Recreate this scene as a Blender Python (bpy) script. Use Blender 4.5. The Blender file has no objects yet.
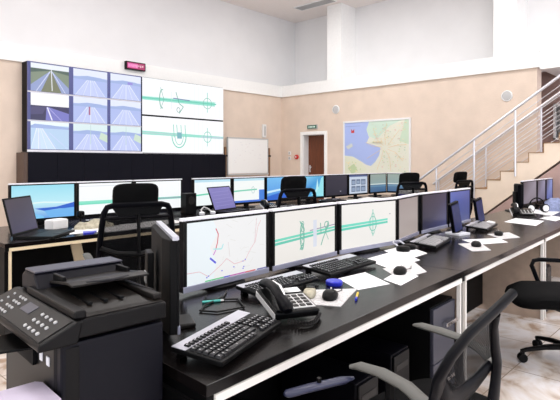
import bpy, bmesh, math, random
from math import sin, cos, pi, radians, atan2, sqrt
from mathutils import Vector, Matrix
random.seed(4)
S = bpy.context.scene
C = S.collection

# ------------------------------------------------------------------ materials
def lin(c):
    return tuple(((v/255)/12.92 if v/255 <= .04045 else (((v/255)+.055)/1.055)**2.4) for v in c)
MATS = {}
def mat(name, rgb, rough=.5, metal=0, noise=0, nscale=20, bump=0, bscale=60, spec=.5, coat=0, stretch=(1,1,1)):
    if name in MATS: return MATS[name]
    m = bpy.data.materials.new(name); m.use_nodes = True
    nt = m.node_tree; b = nt.nodes['Principled BSDF']
    c = lin(rgb)
    b.inputs['Base Color'].default_value = (*c, 1)
    b.inputs['Roughness'].default_value = rough
    b.inputs['Metallic'].default_value = metal
    b.inputs['Specular IOR Level'].default_value = spec
    b.inputs['Coat Weight'].default_value = coat
    tc = nt.nodes.new('ShaderNodeTexCoord'); mp = nt.nodes.new('ShaderNodeMapping')
    mp.inputs['Scale'].default_value = stretch
    nt.links.new(tc.outputs['Object'], mp.inputs['Vector'])
    n = nt.nodes.new('ShaderNodeTexNoise'); n.inputs['Scale'].default_value = nscale; n.inputs['Detail'].default_value = 4
    nt.links.new(mp.outputs['Vector'], n.inputs['Vector'])
    r = nt.nodes.new('ShaderNodeValToRGB')
    k = max(noise, .02)
    r.color_ramp.elements[0].position = .3; r.color_ramp.elements[1].position = .7
    r.color_ramp.elements[0].color = (*[max(0, v*(1-k)) for v in c], 1)
    r.color_ramp.elements[1].color = (*[min(1, v*(1+k)) for v in c], 1)
    nt.links.new(n.outputs['Fac'], r.inputs['Fac']); nt.links.new(r.outputs['Color'], b.inputs['Base Color'])
    if bump:
        n2 = nt.nodes.new('ShaderNodeTexNoise'); n2.inputs['Scale'].default_value = bscale
        nt.links.new(mp.outputs['Vector'], n2.inputs['Vector'])
        bp = nt.nodes.new('ShaderNodeBump'); bp.inputs['Strength'].default_value = bump; bp.inputs['Distance'].default_value = .01
        nt.links.new(n2.outputs['Fac'], bp.inputs['Height']); nt.links.new(bp.outputs['Normal'], b.inputs['Normal'])
    MATS[name] = m
    return m

M = dict(
 wall=mat('beige_plaster', (224,206,190), .85, noise=.05, nscale=3, bump=.25, bscale=40),
 white=mat('white_plaster', (232,232,233), .8, noise=.015, nscale=2),
 band=mat('white_trim_paint', (246,246,244), .6),
 ceil=mat('ceiling_paint', (236,228,224), .85),
 column=mat('column_gloss', (248,248,247), .3),
 mauve=mat('mauve_brown_tone', (178,150,142), .8, noise=.08, nscale=5),  # one mauve-brown tone for stairwell walls and the under-stair panel
 stair=mat('stair_plaster', (238,220,200), .8, noise=.04, nscale=5),
 tread=mat('stair_edge_brown', (150,115,75), .5),
 steel=mat('brushed_steel', (225,225,230), .3, metal=.6),
 black=mat('black_plastic', (7,7,8), .42, spec=.14, bump=.05, bscale=300),
 black2=mat('black_satin_frame', (7,7,12), .4, spec=.08),
 blackm=mat('black_matte', (5,5,6), .7, spec=.2),
 dgrey=mat('dark_grey_plastic', (34,32,31), .4, spec=.2),
 fabric=mat('black_seat_fabric', (8,8,9), .85, spec=.1, noise=.2, nscale=120, bump=.3, bscale=300),
 key=mat('key_plastic', (30,30,33), .35, spec=.35),
 silver=mat('silver_plastic', (196,196,206), .3, metal=.3),
 pale_grey=mat('pale_plastic_and_lit_top', (240,240,246), .35),  # pale plastic; on monitor tops this tone paints in the ceiling light
 lower=mat('blue_grey_bezel', (172,174,194), .25, metal=.3),
 desk=mat('dark_desk_laminate', (14,11,11), .2, spec=.2, noise=.3, nscale=8, bump=.02, bscale=80, stretch=(1,12,1)),
 deskblk=mat('desk_black_panel', (6,6,7), .5, spec=.12),
 strip=mat('white_edge_band', (240,236,230), .5),
 strip2=mat('cream_edge_band', (232,214,180), .5),
 panel=mat('taupe_laminate', (186,164,146), .45, noise=.08, nscale=14),
 pedestal=mat('graphite_laminate', (56,57,68), .35, spec=.3),
 wood=mat('door_wood', (105,54,26), .45, noise=.25, nscale=6, stretch=(1,8,.6)),
 printer=mat('printer_black', (10,9,10), .38, spec=.18),
 printer2=mat('printer_blue_black', (14,14,22), .45, spec=.16),
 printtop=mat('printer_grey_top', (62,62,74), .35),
 ptray=mat('printer_tray_brownblack', (24,21,19), .4, spec=.2),
 paper=mat('white_paper', (240,240,242), .7, noise=.02),
 paperl=mat('lavender_paper', (214,204,224), .6),
 paperp=mat('printed_paper', (205,203,203), .7, noise=.28, nscale=90),
 grey=mat('light_grey_plastic', (190,190,190), .4),
 armg=mat('arm_pad_grey', (86,86,82), .5),
 armb=mat('blue_grey_rail', (44,48,74), .35),
 chrome=mat('chrome', (230,230,232), .12, metal=1),
 red=mat('alarm_red', (200,40,35), .4),
 green=mat('sign_green', (30,110,70), .5),
 brown=mat('brown_wood_frame', (140,105,75), .5),
 blue=mat('blue_plastic', (40,50,190), .35),
 yellow=mat('yellow_plastic', (230,190,60), .4),
 teal=mat('teal_plastic', (80,190,180), .4),
 ivory=mat('white_plastic', (235,235,235), .35),
 khaki=mat('khaki_cloth', (176,170,150), .8, noise=.3, nscale=40),
 bluecl=mat('blue_grey_cloth', (130,140,175), .8, noise=.3, nscale=30),
 navy=mat('navy_black_panel', (10,11,22), .55, spec=.12),
 vwgap=mat('blue_panel_gap', (78,84,138), .3),
 cabend=mat('dark_brown_laminate', (84,66,56), .5),
 farkey=mat('grey_key_plastic', (165,164,166), .4),
 termface=mat('blue_black_gloss', (38,46,92), .25),
 legend=mat('key_legend_white', (200,200,205), .5),
 lens=mat('dark_lens', (5,5,8), .1),
)

def floor_mat():
    m = bpy.data.materials.new('marble_floor_tiles'); m.use_nodes = True
    nt = m.node_tree; b = nt.nodes['Principled BSDF']; N = nt.nodes.new; L = nt.links.new
    tc = N('ShaderNodeTexCoord')
    n = N('ShaderNodeTexNoise'); n.inputs['Scale'].default_value = 1.7; n.inputs['Detail'].default_value = 8; n.inputs['Distortion'].default_value = 2.2
    L(tc.outputs['Object'], n.inputs['Vector'])
    r = N('ShaderNodeValToRGB'); cr = r.color_ramp
    cr.elements[0].position = .34; cr.elements[0].color = (*lin((176,152,132)), 1)
    cr.elements[1].position = .60; cr.elements[1].color = (*lin((238,234,234)), 1)
    e = cr.elements.new(.46); e.color = (*lin((222,210,200)), 1)
    L(n.outputs['Fac'], r.inputs['Fac'])
    br = N('ShaderNodeTexBrick'); br.offset = 0; br.inputs['Scale'].default_value = 1; br.inputs['Brick Width'].default_value = .6
    br.inputs['Row Height'].default_value = .6; br.inputs['Mortar Size'].default_value = .004
    L(tc.outputs['Object'], br.inputs['Vector'])
    mx = N('ShaderNodeMix'); mx.data_type = 'RGBA'
    L(br.outputs['Fac'], mx.inputs['Factor']); L(r.outputs['Color'], mx.inputs[6]); mx.inputs[7].default_value = (*lin((160,145,130)), 1)
    L(mx.outputs[2], b.inputs['Base Color'])
    b.inputs['Roughness'].default_value = .14; b.inputs['Specular IOR Level'].default_value = .6
    return m
M['floor'] = floor_mat()

def attr_mat(name, emit, strength=1.0, rough=.3):
    m = bpy.data.materials.new(name); m.use_nodes = True
    nt = m.node_tree; b = nt.nodes['Principled BSDF']
    a = nt.nodes.new('ShaderNodeVertexColor'); a.layer_name = 'Col'
    b.inputs['Roughness'].default_value = rough
    if emit:
        b.inputs['Base Color'].default_value = (.015,.015,.02,1)
        nt.links.new(a.outputs['Color'], b.inputs['Emission Color'])
        b.inputs['Emission Strength'].default_value = strength
    else:
        nt.links.new(a.outputs['Color'], b.inputs['Base Color'])
    return m
M['screen'] = attr_mat('lit_screen', True, 1.0)
M['print'] = attr_mat('printed_sheet', False, rough=.6)
def mesh_mat():
    m = bpy.data.materials.new('black_mesh_net'); m.use_nodes = True
    nt = m.node_tree; b = nt.nodes['Principled BSDF']
    b.inputs['Base Color'].default_value = (.004,.004,.005,1); b.inputs['Roughness'].default_value = .8; b.inputs['Specular IOR Level'].default_value = .15
    tc = nt.nodes.new('ShaderNodeTexCoord'); w = nt.nodes.new('ShaderNodeTexChecker'); w.inputs['Scale'].default_value = 220
    nt.links.new(tc.outputs['Object'], w.inputs['Vector'])
    mr = nt.nodes.new('ShaderNodeMapRange'); mr.inputs['To Min'].default_value = .62; mr.inputs['To Max'].default_value = 1
    nt.links.new(w.outputs['Fac'], mr.inputs['Value']); nt.links.new(mr.outputs['Result'], b.inputs['Alpha'])
    return m
M['mesh'] = mesh_mat()

# ------------------------------------------------------------------ mesh building
class MB:
    def __init__(s): s.v = []; s.f = []; s.mi = []; s.mats = []; s.m = 0; s.x = Matrix.Identity(4)
    def use(s, m):
        if m not in s.mats: s.mats.append(m)
        s.m = s.mats.index(m); return s
    def add(s, vs, fs):
        o = len(s.v); s.v += [tuple(s.x @ Vector(p)) for p in vs]
        for f in fs: s.f.append([i+o for i in f]); s.mi.append(s.m)
        return s
    def box(s, x0, x1, y0, y1, z0, z1):
        return s.add([(x0,y0,z0),(x1,y0,z0),(x1,y1,z0),(x0,y1,z0),(x0,y0,z1),(x1,y0,z1),(x1,y1,z1),(x0,y1,z1)],
              [(0,3,2,1),(4,5,6,7),(0,1,5,4),(1,2,6,5),(2,3,7,6),(3,0,4,7)])
    def cbox(s, c, d): return s.box(c[0]-d[0]/2, c[0]+d[0]/2, c[1]-d[1]/2, c[1]+d[1]/2, c[2]-d[2]/2, c[2]+d[2]/2)
    def prism(s, pts, a, b, axis='z'):
        n = len(pts)
        def P(p, h):
            return (p[0],p[1],h) if axis == 'z' else ((p[0],h,p[1]) if axis == 'y' else (h,p[0],p[1]))
        vs = [P(p, a) for p in pts] + [P(p, b) for p in pts]
        return s.add(vs, [tuple(range(n))[::-1], tuple(range(n, 2*n))] + [(i,(i+1)%n,(i+1)%n+n,i+n) for i in range(n)])
    def sweep(s, path, rx, ry=None, n=10, up=(0,0,1)):
        P = [Vector(p) for p in path]; k = len(P)
        rx = rx if hasattr(rx, '__len__') else [rx]*k
        ry = rx if ry is None else (ry if hasattr(ry, '__len__') else [ry]*k)
        vs = []; side = None
        for i, p in enumerate(P):
            t = (P[min(i+1,k-1)]-P[max(i-1,0)]).normalized()
            if side is None:
                u = Vector(up)
                if abs(u.dot(t)) > .95: u = Vector((0,1,0)) if abs(t.y) < .9 else Vector((1,0,0))
                side = t.cross(u).normalized()
            else:
                side = (side - t*side.dot(t)).normalized()
            w = side.cross(t).normalized()
            for j in range(n):
                a = 2*pi*j/n
                vs.append(tuple(p + side*cos(a)*rx[i] + w*sin(a)*ry[i]))
        fs = [(i*n+j, i*n+(j+1)%n, (i+1)*n+(j+1)%n, (i+1)*n+j) for i in range(k-1) for j in range(n)]
        fs += [tuple(range(n))[::-1], tuple(range((k-1)*n, k*n))]
        return s.add(vs, fs)
    def cyl(s, a, b, r, n=16, r2=None): return s.sweep([a, b], [r, r if r2 is None else r2], n=n)
    def lathe(s, prof, c=(0,0,0), n=20):
        vs = [(c[0]+r*cos(2*pi*j/n), c[1]+r*sin(2*pi*j/n), c[2]+z) for r, z in prof for j in range(n)]
        k = len(prof)
        fs = [(i*n+j, i*n+(j+1)%n, (i+1)*n+(j+1)%n, (i+1)*n+j) for i in range(k-1) for j in range(n)]
        fs += [tuple(range(n))[::-1], tuple(range((k-1)*n, k*n))]
        return s.add(vs, fs)
    def pad(s, wx, wy, layers, fn=None, e=4, n=32):
        """rounded cushion: layers = [(height, scale)], outline a superellipse of exponent e; fn maps (a,b,h) to a point"""
        fn = fn or (lambda a, b, h: (a, b, h))
        vs = []
        rings = [(layers[0][0], .0)] + [(layers[0][0], layers[0][1]*.5)] + list(layers) + [(layers[-1][0], layers[-1][1]*.5), (layers[-1][0], 0.)]
        for h, sc in rings:
            for j in range(n):
                t = 2*pi*j/n; ct, st = cos(t), sin(t)
                a = math.copysign(abs(ct)**(2/e), ct)*wx/2*max(sc, .001); b = math.copysign(abs(st)**(2/e), st)*wy/2*max(sc, .001)
                vs.append(fn(a, b, h))
        k = len(rings)
        fs = [(i*n+j, i*n+(j+1)%n, (i+1)*n+(j+1)%n, (i+1)*n+j) for i in range(k-1) for j in range(n)]
        return s.add(vs, fs)
    def build(s, name, m=None, parent=None, bevel=0, smooth=False, loc=None, rotz=0):
        me = bpy.data.meshes.new(name)
        me.from_pydata(s.v, [], s.f); 
        if m is not None and not s.mats: me.materials.append(M[m] if isinstance(m, str) else m)
        else:
            for k in s.mats: me.materials.append(M[k])
            me.polygons.foreach_set('material_index', s.mi)
        bm = bmesh.new(); bm.from_mesh(me); bmesh.ops.recalc_face_normals(bm, faces=bm.faces); bm.to_mesh(me); bm.free()
        if smooth:
            me.polygons.foreach_set('use_smooth', [True]*len(me.polygons))
            me.set_sharp_from_angle(angle=radians(42))
        o = bpy.data.objects.new(name, me); C.objects.link(o)
        if parent: o.parent = parent
        if loc: o.location = loc
        o.rotation_euler.z = rotz
        if bevel:
            b = o.modifiers.new('bevel', 'BEVEL'); b.width = bevel; b.segments = 2; b.limit_method = 'ANGLE'
        return o

def tag(o, label, cat, group=None, kind=None):
    if label: o['label'] = label
    if cat: o['category'] = cat
    if group: o['group'] = group
    if kind: o['kind'] = kind
    return o
def thing(name, label, cat, loc=(0,0,0), rotz=0, group=None):
    o = bpy.data.objects.new(name, None); C.objects.link(o); o.location = loc; o.rotation_euler = (0,0,rotz)
    o.empty_display_size = .05
    return tag(o, label, cat, group)
def struct(name, mb, m, **k):
    o = mb.build(name, m, **k); o['kind'] = 'structure'; return o
def kids(o): return [c for c in bpy.data.objects if c.parent == o]
def dup(o, label=None, loc=None, rotz=None, parent=None, name=None):
    c = o.copy(); C.objects.link(c); c.parent = parent
    if loc: c.location = loc
    if rotz is not None: c.rotation_euler.z = rotz
    if label: c['label'] = label
    for ch in kids(o): dup(ch, parent=c)
    return c

class Pic:
    """flat picture of coloured shapes on a sheet: u to the right, v up, both 0..1; local plane x-z facing -y"""
    def __init__(s, W, H): s.W, s.H = W, H; s.v = []; s.f = []; s.c = []; s.k = 0
    def poly(s, pts, col, cols=None):
        pts = [(min(1,max(0,q[0])),min(1,max(0,q[1]))) for q in pts]
        o = len(s.v); s.k += 1
        s.v += [(p[0]*s.W, -.00012*s.k, p[1]*s.H) for p in pts]; s.f.append(list(range(o, o+len(pts))))
        s.c += [lin(c) for c in (cols or [col]*len(pts))]
        return s
    def rect(s, u0, v0, u1, v1, col, top=None):
        return s.poly([(u0,v0),(u1,v0),(u1,v1),(u0,v1)], col, [col,col,top,top] if top else None)
    def line(s, pts, w, col):
        for a, b in zip(pts[:-1], pts[1:]):
            dx, dz = (b[0]-a[0])*s.W, (b[1]-a[1])*s.H; l = sqrt(dx*dx+dz*dz) or 1
            nx, nz = -dz/l*w/2/s.W, dx/l*w/2/s.H
            s.poly([(a[0]-nx,a[1]-nz),(b[0]-nx,b[1]-nz),(b[0]+nx,b[1]+nz),(a[0]+nx,a[1]+nz)], col)
        return s
    def ring(s, cu, cv, ru, rv, w, col, n=20, a0=0, a1=2*pi):
        return s.line([(cu+ru*cos(a0+(a1-a0)*i/n), cv+rv*sin(a0+(a1-a0)*i/n)) for i in range(n+1)], w, col)
    def build(s, name, parent, loc=(0,0,0), m='screen', rotz=0):
        me = bpy.data.meshes.new(name); me.from_pydata(s.v, [], s.f); me.materials.append(M[m])
        a = me.color_attributes.new('Col', 'FLOAT_COLOR', 'CORNER')
        i = 0
        for p in me.polygons:
            for li in p.loop_indices:
                a.data[li].color = (*s.c[me.loops[li].vertex_index], 1)
        o = bpy.data.objects.new(name, me); C.objects.link(o); o.parent = parent; o.location = loc; o.rotation_euler.z = rotz
        return o

# ------------------------------------------------------------------ the room
XR, YB, ZC = 9.93, 9.2, 5.2
b = MB().box(-4, 13, -5, 9.6, -.1, 0); struct('floor', b, 'floor')
b = MB().box(-4.2, 13, -5.2, 9.6, ZC, ZC+.1); struct('ceiling', b, 'ceil')
b = MB().use('wall').box(-4, XR+.7, YB, YB+.2, 0, 3.11).use('white').box(-4, XR+.7, YB, YB+.2, 3.11, ZC)
struct('wall_back', b, None)
# right wall: beige below with the recessed doorway, white and set back above the band
DY0, DY1, DZ = 7.74, 8.44, 2.09
b = MB().use('wall')
b.box(XR, XR+.26, 2.888, DY0, 0, 3.11).box(XR, XR+.26, DY1, YB, 0, 3.11).box(XR, XR+.26, DY0, DY1, DZ, 3.11)
b.use('white').box(10.49, 10.6, 3.3, YB, 3.40, ZC)
b.box(10.49, 10.6, -5, 3.3, 3.40, ZC)
struct('wall_right', b, None)
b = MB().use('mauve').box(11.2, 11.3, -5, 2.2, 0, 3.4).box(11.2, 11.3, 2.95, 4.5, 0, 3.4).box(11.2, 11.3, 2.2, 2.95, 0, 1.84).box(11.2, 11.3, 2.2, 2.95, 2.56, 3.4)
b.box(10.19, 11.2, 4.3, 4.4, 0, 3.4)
struct('wall_stairwell', b, None)
b = MB().use('band').box(-4, XR+.05, YB-.05, YB+.02, 3.11, 3.40); struct('trim_1', b, None)
b = MB().use('band').box(XR-.05, 10.5, 2.85, YB, 3.11, 3.40).box(XR+.03, 11.3, -5, 2.85, 3.08, 3.38); struct('trim_2', b, None)
b = MB().box(XR-.04, 10.49, 7.22, 7.64, 3.40, ZC); struct('trim_3', b, 'column')
b = MB().box(XR-.04, 10.49, 3.23, 3.65, 3.40, ZC); struct('trim_4', b, 'column')
# window of the stairwell
w = thing('window_1', None, None, (11.2, 2.2, 1.84)); w['kind'] = 'structure'
g = mat('window_glass_dummy', (230,235,245), .1)
def glass():
    m = bpy.data.materials.new('window_glass'); m.use_nodes = True
    bb = m.node_tree.nodes['Principled BSDF']; bb.inputs['Transmission Weight'].default_value = 1; bb.inputs['Roughness'].default_value = 0
    bb.inputs['Base Color'].default_value = (.97,.98,1,1); bb.inputs['IOR'].default_value = 1.02
    return m
M['glass'] = glass()
MB().box(-.03,.05,0,.04,0,.72).box(-.03,.05,.71,.75,0,.72).box(-.03,.05,0,.75,0,.04).box(-.03,.05,0,.75,.68,.72).build('window_frame', 'band', w)
MB().box(.0,.01,.04,.71,.04,.68).build('window_glass', 'glass', w)
# left wall and the wall behind the camera, with big window openings that let the day in
b = MB().use('white')
b.box(-4.2,-4,-5,9.4,0,.9).box(-4.2,-4,-5,9.4,2.8,ZC)
for y in (-5, -1.7, 1.6, 4.9, 8.2): b.box(-4.2,-4,y,y+1.0,.9,2.8)
struct('wall_left', b, None)
b = MB().use('white').box(-4,13,-5.2,-5,0,.5).box(-4,13,-5.2,-5,3.3,ZC)
for x in (-4,-.2,3.6,7.4,11.2): b.box(x,x+.6,-5.2,-5,.5,3.3)
struct('wall_front', b, None)
b = MB().use('white').box(12.9,13,-5,9.6,0,ZC); struct('wall_far_right', b, None)
# door
d = thing('door_1', None, None, (XR, DY0, 0)); d['kind'] = 'structure'
DW = DY1-DY0
MB().box(-.03,.0,-.075,0,0,DZ+.075).box(-.03,.0,DW,DW+.075,0,DZ+.075).box(-.03,.0,0,DW,DZ,DZ+.075).build('door_frame', 'band', d)
MB().box(.0,.22,-.001,.012,0,DZ).box(.0,.22,DW-.012,DW+.001,0,DZ).box(.0,.22,.012,DW-.012,DZ-.012,DZ).build('door_lining', 'ivory', d)
lf = MB().box(.2,.24,.012,DW-.012,.005,DZ-.012).build('door_leaf', 'wood', d)
MB().use('chrome').box(.188,.2,DW-.09,DW-.05,1.14,1.32).sweep([(.19,DW-.07,1.27),(.15,DW-.07,1.27),(.145,DW-.17,1.27)], .009).cyl((.2,DW-.07,1.2),(.175,DW-.07,1.2),.017).build('door_handle', None, d, smooth=True)
# baseboards
struct('baseboard_right', MB().box(XR-.015, XR, 4.9, DY0-.08, 0, .1), 'brown')
struct('baseboard_back', MB().box(-4, XR, YB-.015, YB, 0, .1), 'brown')

# ceiling vent
v = thing('ceiling_vent', 'long rectangular air vent in the ceiling above the corner column', 'vent', (9.55,7.75,ZC))
MB().box(-.16,.16,-.55,-.53,-.02,0).box(-.16,.16,.53,.55,-.02,0).box(-.16,-.14,-.53,.53,-.02,0).box(.14,.16,-.53,.53,-.02,0).build('vent_frame','ivory',v)
b = MB()
for i in range(6): b.box(-.13+i*.05,-.11+i*.05,-.53,.53,-.018,-.004)
b.build('vent_slat','grey',v)
MB().box(-.14,.14,-.53,.53,-.003,0).build('vent_backing','blackm',v)

# ------------------------------------------------------------------ stairs
st = thing('staircase', None, None, (9.0, 0, 0)); st['kind'] = 'structure'; st.name = 'trim_5'
RISE, RUN, Y1 = .1553, .229, 4.805
prof = []
NS = 17
b = MB()
pts = [(Y1, 0)]
for i in range(NS):
    pts += [(Y1-RUN*i, RISE*(i+1)), (Y1-RUN*(i+1), RISE*(i+1))]
ye = Y1-RUN*NS
def under(y): return max(0, .522+(3.484-y)*.84)
pts += [(ye, min(under(ye), RISE*NS-.15))]
pts += [(3.484-(0-.522)/(-.84), 0)] if False else [(3.484+.522/.84, 0)]
b.prism(pts, 0, .93, 'x').build('stair_body', 'stair', st)
b = MB()
for i in range(NS):
    y = Y1-RUN*i
    b.box(-.006,.93,y-RUN,y+.012,RISE*(i+1)-.006,RISE*(i+1)+.006).box(-.006,0,y-.004,y+.008,RISE*i,RISE*(i+1))
b.build('stair_tread', 'tread', st)
MB().prism([(3.484+.45,0),(3.484+.45,.1),(ye,min(under(ye),RISE*NS-.2)),(ye,0)], .008, .9, 'x').build('under_stair_panel','mauve',st)  # mauve-brown panel filling the space below the stair slope
# railing
def rail(name, X, label, ys, y_top):
    r = thing(name, label, 'railing', (X, 4.75, 0))
    zr = lambda y: 1.03+(4.75-y)*.702
    zs = lambda y: max(0, (Y1-y)/RUN*RISE)
    def L(y, z): return (0, y-4.75, z)
    MB().sweep([L(4.86,zr(4.86)-.01), L(4.75,zr(4.75)), L(y_top,zr(y_top))], .024, n=12).build('handrail','steel',r,smooth=True)
    for y in ys: MB().cyl(L(y,zs(y)-.1 if X < 9.3 else zs(y)+.08), L(y,zr(y)-.02), .017).build('post','steel',r,smooth=True)
    for k in range(1,6):
        f = k/6
        y0, y1 = ys[0], ys[-1]
        MB().cyl(L(y0, zs(y0)+.12+(zr(y0)-zs(y0)-.12)*f), L(y1, zs(y1)+.12+(zr(y1)-zs(y1)-.12)*f), .006, n=8).build('rail_rod','steel',r,smooth=True)
rail('stair_railing', 8.97, 'steel stair railing on the open side of the staircase, facing the desks', [4.36,3.65,2.95,2.25,1.55], 1.5)
rail('stair_railing', 9.86, 'steel stair railing along the beige wall, behind the other railing', [4.74,3.78,2.8,1.9], 1.5)

# ------------------------------------------------------------------ wall-mounted things
def wallpos_r(y, z, off=0): return (XR-off, y, z)
def speaker(y, z, label):
    t = thing('wall_speaker', label, 'speaker', (XR, y, z), group='round wall speakers')
    b = MB(); b.x = Matrix.Rotation(-pi/2, 4, 'Y'); b.lathe([(.105,0),(.105,.012),(.095,.022),(.088,.022),(.085,.016)], n=32).build('speaker_rim','ivory',t,smooth=True)
    b = MB(); b.x = Matrix.Rotation(-pi/2, 4, 'Y'); b.lathe([(.085,.01),(.085,.018),(.04,.026),(.01,.028)], n=32).build('grille','grey',t,smooth=True)
    return t
speaker(3.414, 2.641, 'round white wall speaker with grey grille above the stair railing')
speaker(7.401, 2.667, 'round white wall speaker between the door and the map')
t = thing('fire_alarm', 'red round fire alarm button on the beige wall left of the door', 'alarm', (XR, 8.649, 1.53))
b = MB(); b.x = Matrix.Rotation(-pi/2,4,'Y'); b.lathe([(.06,-.01),(.06,.03),(.05,.045)], n=20).build('housing','red',t,smooth=True)
b = MB(); b.x = Matrix.Rotation(-pi/2,4,'Y'); b.lathe([(.02,.045),(.018,.055)], n=16).build('button','ivory',t,smooth=True)
t = thing('light_switch', 'upper white light switch plate left of the red alarm', 'switch', (XR, 8.9, 1.63)); MB().box(-.012,0,-.045,.045,-.045,.045).build('plate','ivory',t,bevel=.003); MB().box(-.02,-.012,-.025,.025,-.03,.03).build('rocker','grey',t)
t = thing('light_switch', 'lower white light switch plate left of the red alarm', 'switch', (XR, 8.9, 1.5)); MB().box(-.012,0,-.045,.045,-.045,.045).build('plate','ivory',t,bevel=.003); MB().box(-.02,-.012,-.025,.025,-.03,.03).build('rocker','grey',t)
# exit sign
t = thing('exit_sign', 'small green exit sign above the brown door', 'sign', (XR, 8.12, 2.28))
MB().box(-.04,0,-.16,.16,-.05,.05).build('housing','grey',t,bevel=.004)
p = Pic(.3,.085); p.rect(0,0,1,1,(28,88,62))
def letters(p, text, u0, v0, cw, ch, w, col, gap=.25):
    G = {'E':[[(1,0),(0,0),(0,1),(1,1)],[(0,.5),(.8,.5)]],'X':[[(0,0),(1,1)],[(0,1),(1,0)]],'I':[[(.5,0),(.5,1)]],'T':[[(.5,0),(.5,1)],[(0,1),(1,1)]],
         '2':[[(0,1),(1,1),(1,.5),(0,.5),(0,0),(1,0)]],'1':[[(.5,0),(.5,1)]],':':[[(.4,.2),(.6,.3)],[(.4,.7),(.6,.8)]],'0':[[(0,0),(1,0),(1,1),(0,1),(0,0)]],'3':[[(0,1),(1,1),(1,.5),(.2,.5)],[(1,.5),(1,0),(0,0)]],'5':[[(1,1),(0,1),(0,.5),(1,.5),(1,0),(0,0)]]}
    for i, c in enumerate(text):
        for st_ in G.get(c, []):
            p.line([(u0+i*cw*(1+gap)+q[0]*cw, v0+q[1]*ch) for q in st_], w, col)
[p.rect(.14+.15*k,.28,.24+.15*k,.72,(222,238,228)) for k in range(5)]
o = p.build('sign_face', t, (-.042,.15,-.0425), 'screen', rotz=-pi/2)
# sensor on the back wall
t = thing('wall_sensor', 'slim white vertical sensor bar on the back wall above the whiteboard', 'sensor', (9.25, YB, 2.19))
MB().box(-.06,.06,-.06,0,-.17,.17).build('housing','ivory',t,bevel=.01); MB().box(-.03,.03,-.064,-.06,-.12,.12).build('cover','grey',t)
# map
mp = thing('wall_map', 'large framed wall map of a blue bay and green coast on the beige wall', 'map', (XR, 5.40, 1.08))
W_, H_ = 1.77, 1.28
MB().box(-.03,0,0,W_,0,.04).box(-.03,0,0,W_,H_-.04,H_).box(-.03,0,0,.04,.04,H_-.04).box(-.03,0,W_-.04,W_,.04,H_-.04).build('map_frame','ivory',mp)
MB().box(-.014,0,.04,W_-.04,.04,H_-.04).build('backing','ivory',mp)
p = Pic(W_-.08, H_-.08); p.rect(0,0,1,1,(228,230,214))
p.poly([(0,.36),(0,1),(.42,1),(.36,.85),(.40,.70),(.36,.60),(.5,.54),(.58,.50),(.56,.36),(.50,.24),(.43,.16),(.36,.18),(.27,.25),(.14,.34)],(172,190,240))
p.poly([(.40,1),(.36,.86),(.40,.72),(.52,.66),(.62,.78),(.72,.9),(.9,1)],(206,228,212))
p.poly([(.86,.62),(1,.55),(1,1),(.94,1),(.9,.8)],(204,224,200))
p.poly([(0,0),(0,.36),(.13,.33),(.27,.23),(.36,.10),(.3,0)],(226,230,208))
p.poly([(.05,.12),(.16,.2),(.22,.06),(.12,0)],(200,218,176))
p.poly([(.02,.54),(.12,.60),(.14,.54),(.06,.48)],(205,212,208))
p.poly([(.11,.80),(.16,.80),(.16,.88),(.135,.84),(.11,.88)],(205,60,60))
p.line([(.02,.93),(.26,.93)],.012,(150,165,215))
rr = random.Random(3)
for i in range(240):
    u, v_ = rr.uniform(.45,.97), rr.uniform(.05,.95)
    if u < .6 and v_ < .56: v_ = .6
    s = rr.uniform(.005,.018); c = rr.choice([(240,226,190),(206,222,178),(236,214,170),(190,210,190),(228,200,190)])
    p.poly([(u,v_),(u+s,v_+s*.4),(u+s*.6,v_+s*1.3),(u-s*.5,v_+s)], c)
for k in range(9):
    a0 = k*.7; p.line([(.66+.05*cos(a0),.5+.05*sin(a0)),(.66+.18*cos(a0+.2),.5+.2*sin(a0+.2)),(min(.98,.66+.31*cos(a0+.1)),min(.98,max(.02,.5+.45*sin(a0+.1))))],.007,(232,196,150))
for k in range(20):
    u, v_ = rr.uniform(.02,.28), rr.uniform(.02,.22); p.poly([(u,v_),(u+.02,v_+.01),(u+.01,v_+.03)], rr.choice([(240,226,180),(196,214,170)]))
p.build('map_sheet', mp, (-.018, W_-.04, .04), 'print', rotz=-pi/2)
# whiteboard on a wheeled stand
wb = thing('whiteboard', 'white board on a brown framed stand before the back wall', 'whiteboard', (8.48, 8.95, 0), radians(-2))
MB().box(-.63,.63,-.015,.015,1.13,1.96).build('board','ivory',wb)
MB().use('grey').box(-.65,.65,-.025,.02,1.95,1.98).box(-.65,-.63,-.025,.02,1.11,1.98).box(.63,.65,-.025,.02,1.11,1.98).box(-.65,.65,-.04,.02,1.09,1.12).build('board_frame',None,wb)
MB().use('brown').box(-.72,-.69,-.02,.02,.12,1.75).box(.69,.72,-.02,.02,.12,1.75).box(-.72,.72,-.015,.015,.5,.54).box(-.73,-.68,-.3,.3,.08,.12).box(.68,.73,-.3,.3,.08,.12).build('stand',None,wb)
for sx in (-1,1):
    MB().cyl((sx*.65,0,1.55),(sx*.745,0,1.55),.025).build('knob','black',wb,smooth=True)
    for sy in (-1,1): MB().cyl((sx*.705-.012,sy*.27,.04),(sx*.705+.012,sy*.27,.04),.04).build('caster','black',wb,smooth=True)
p = Pic(1.24,.8)
p.rect(0,0,1,1,(236,236,234))
for i in range(26):
    u, v_ = rr.uniform(.05,.9), rr.uniform(.3,.92); p.line([(u,v_),(u+rr.uniform(.01,.05),v_+rr.uniform(-.02,.02))],.006,rr.choice([(205,205,215),(215,205,205)]))
p.build('writing', wb, (-.62,-.0155,1.145), 'print')

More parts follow.
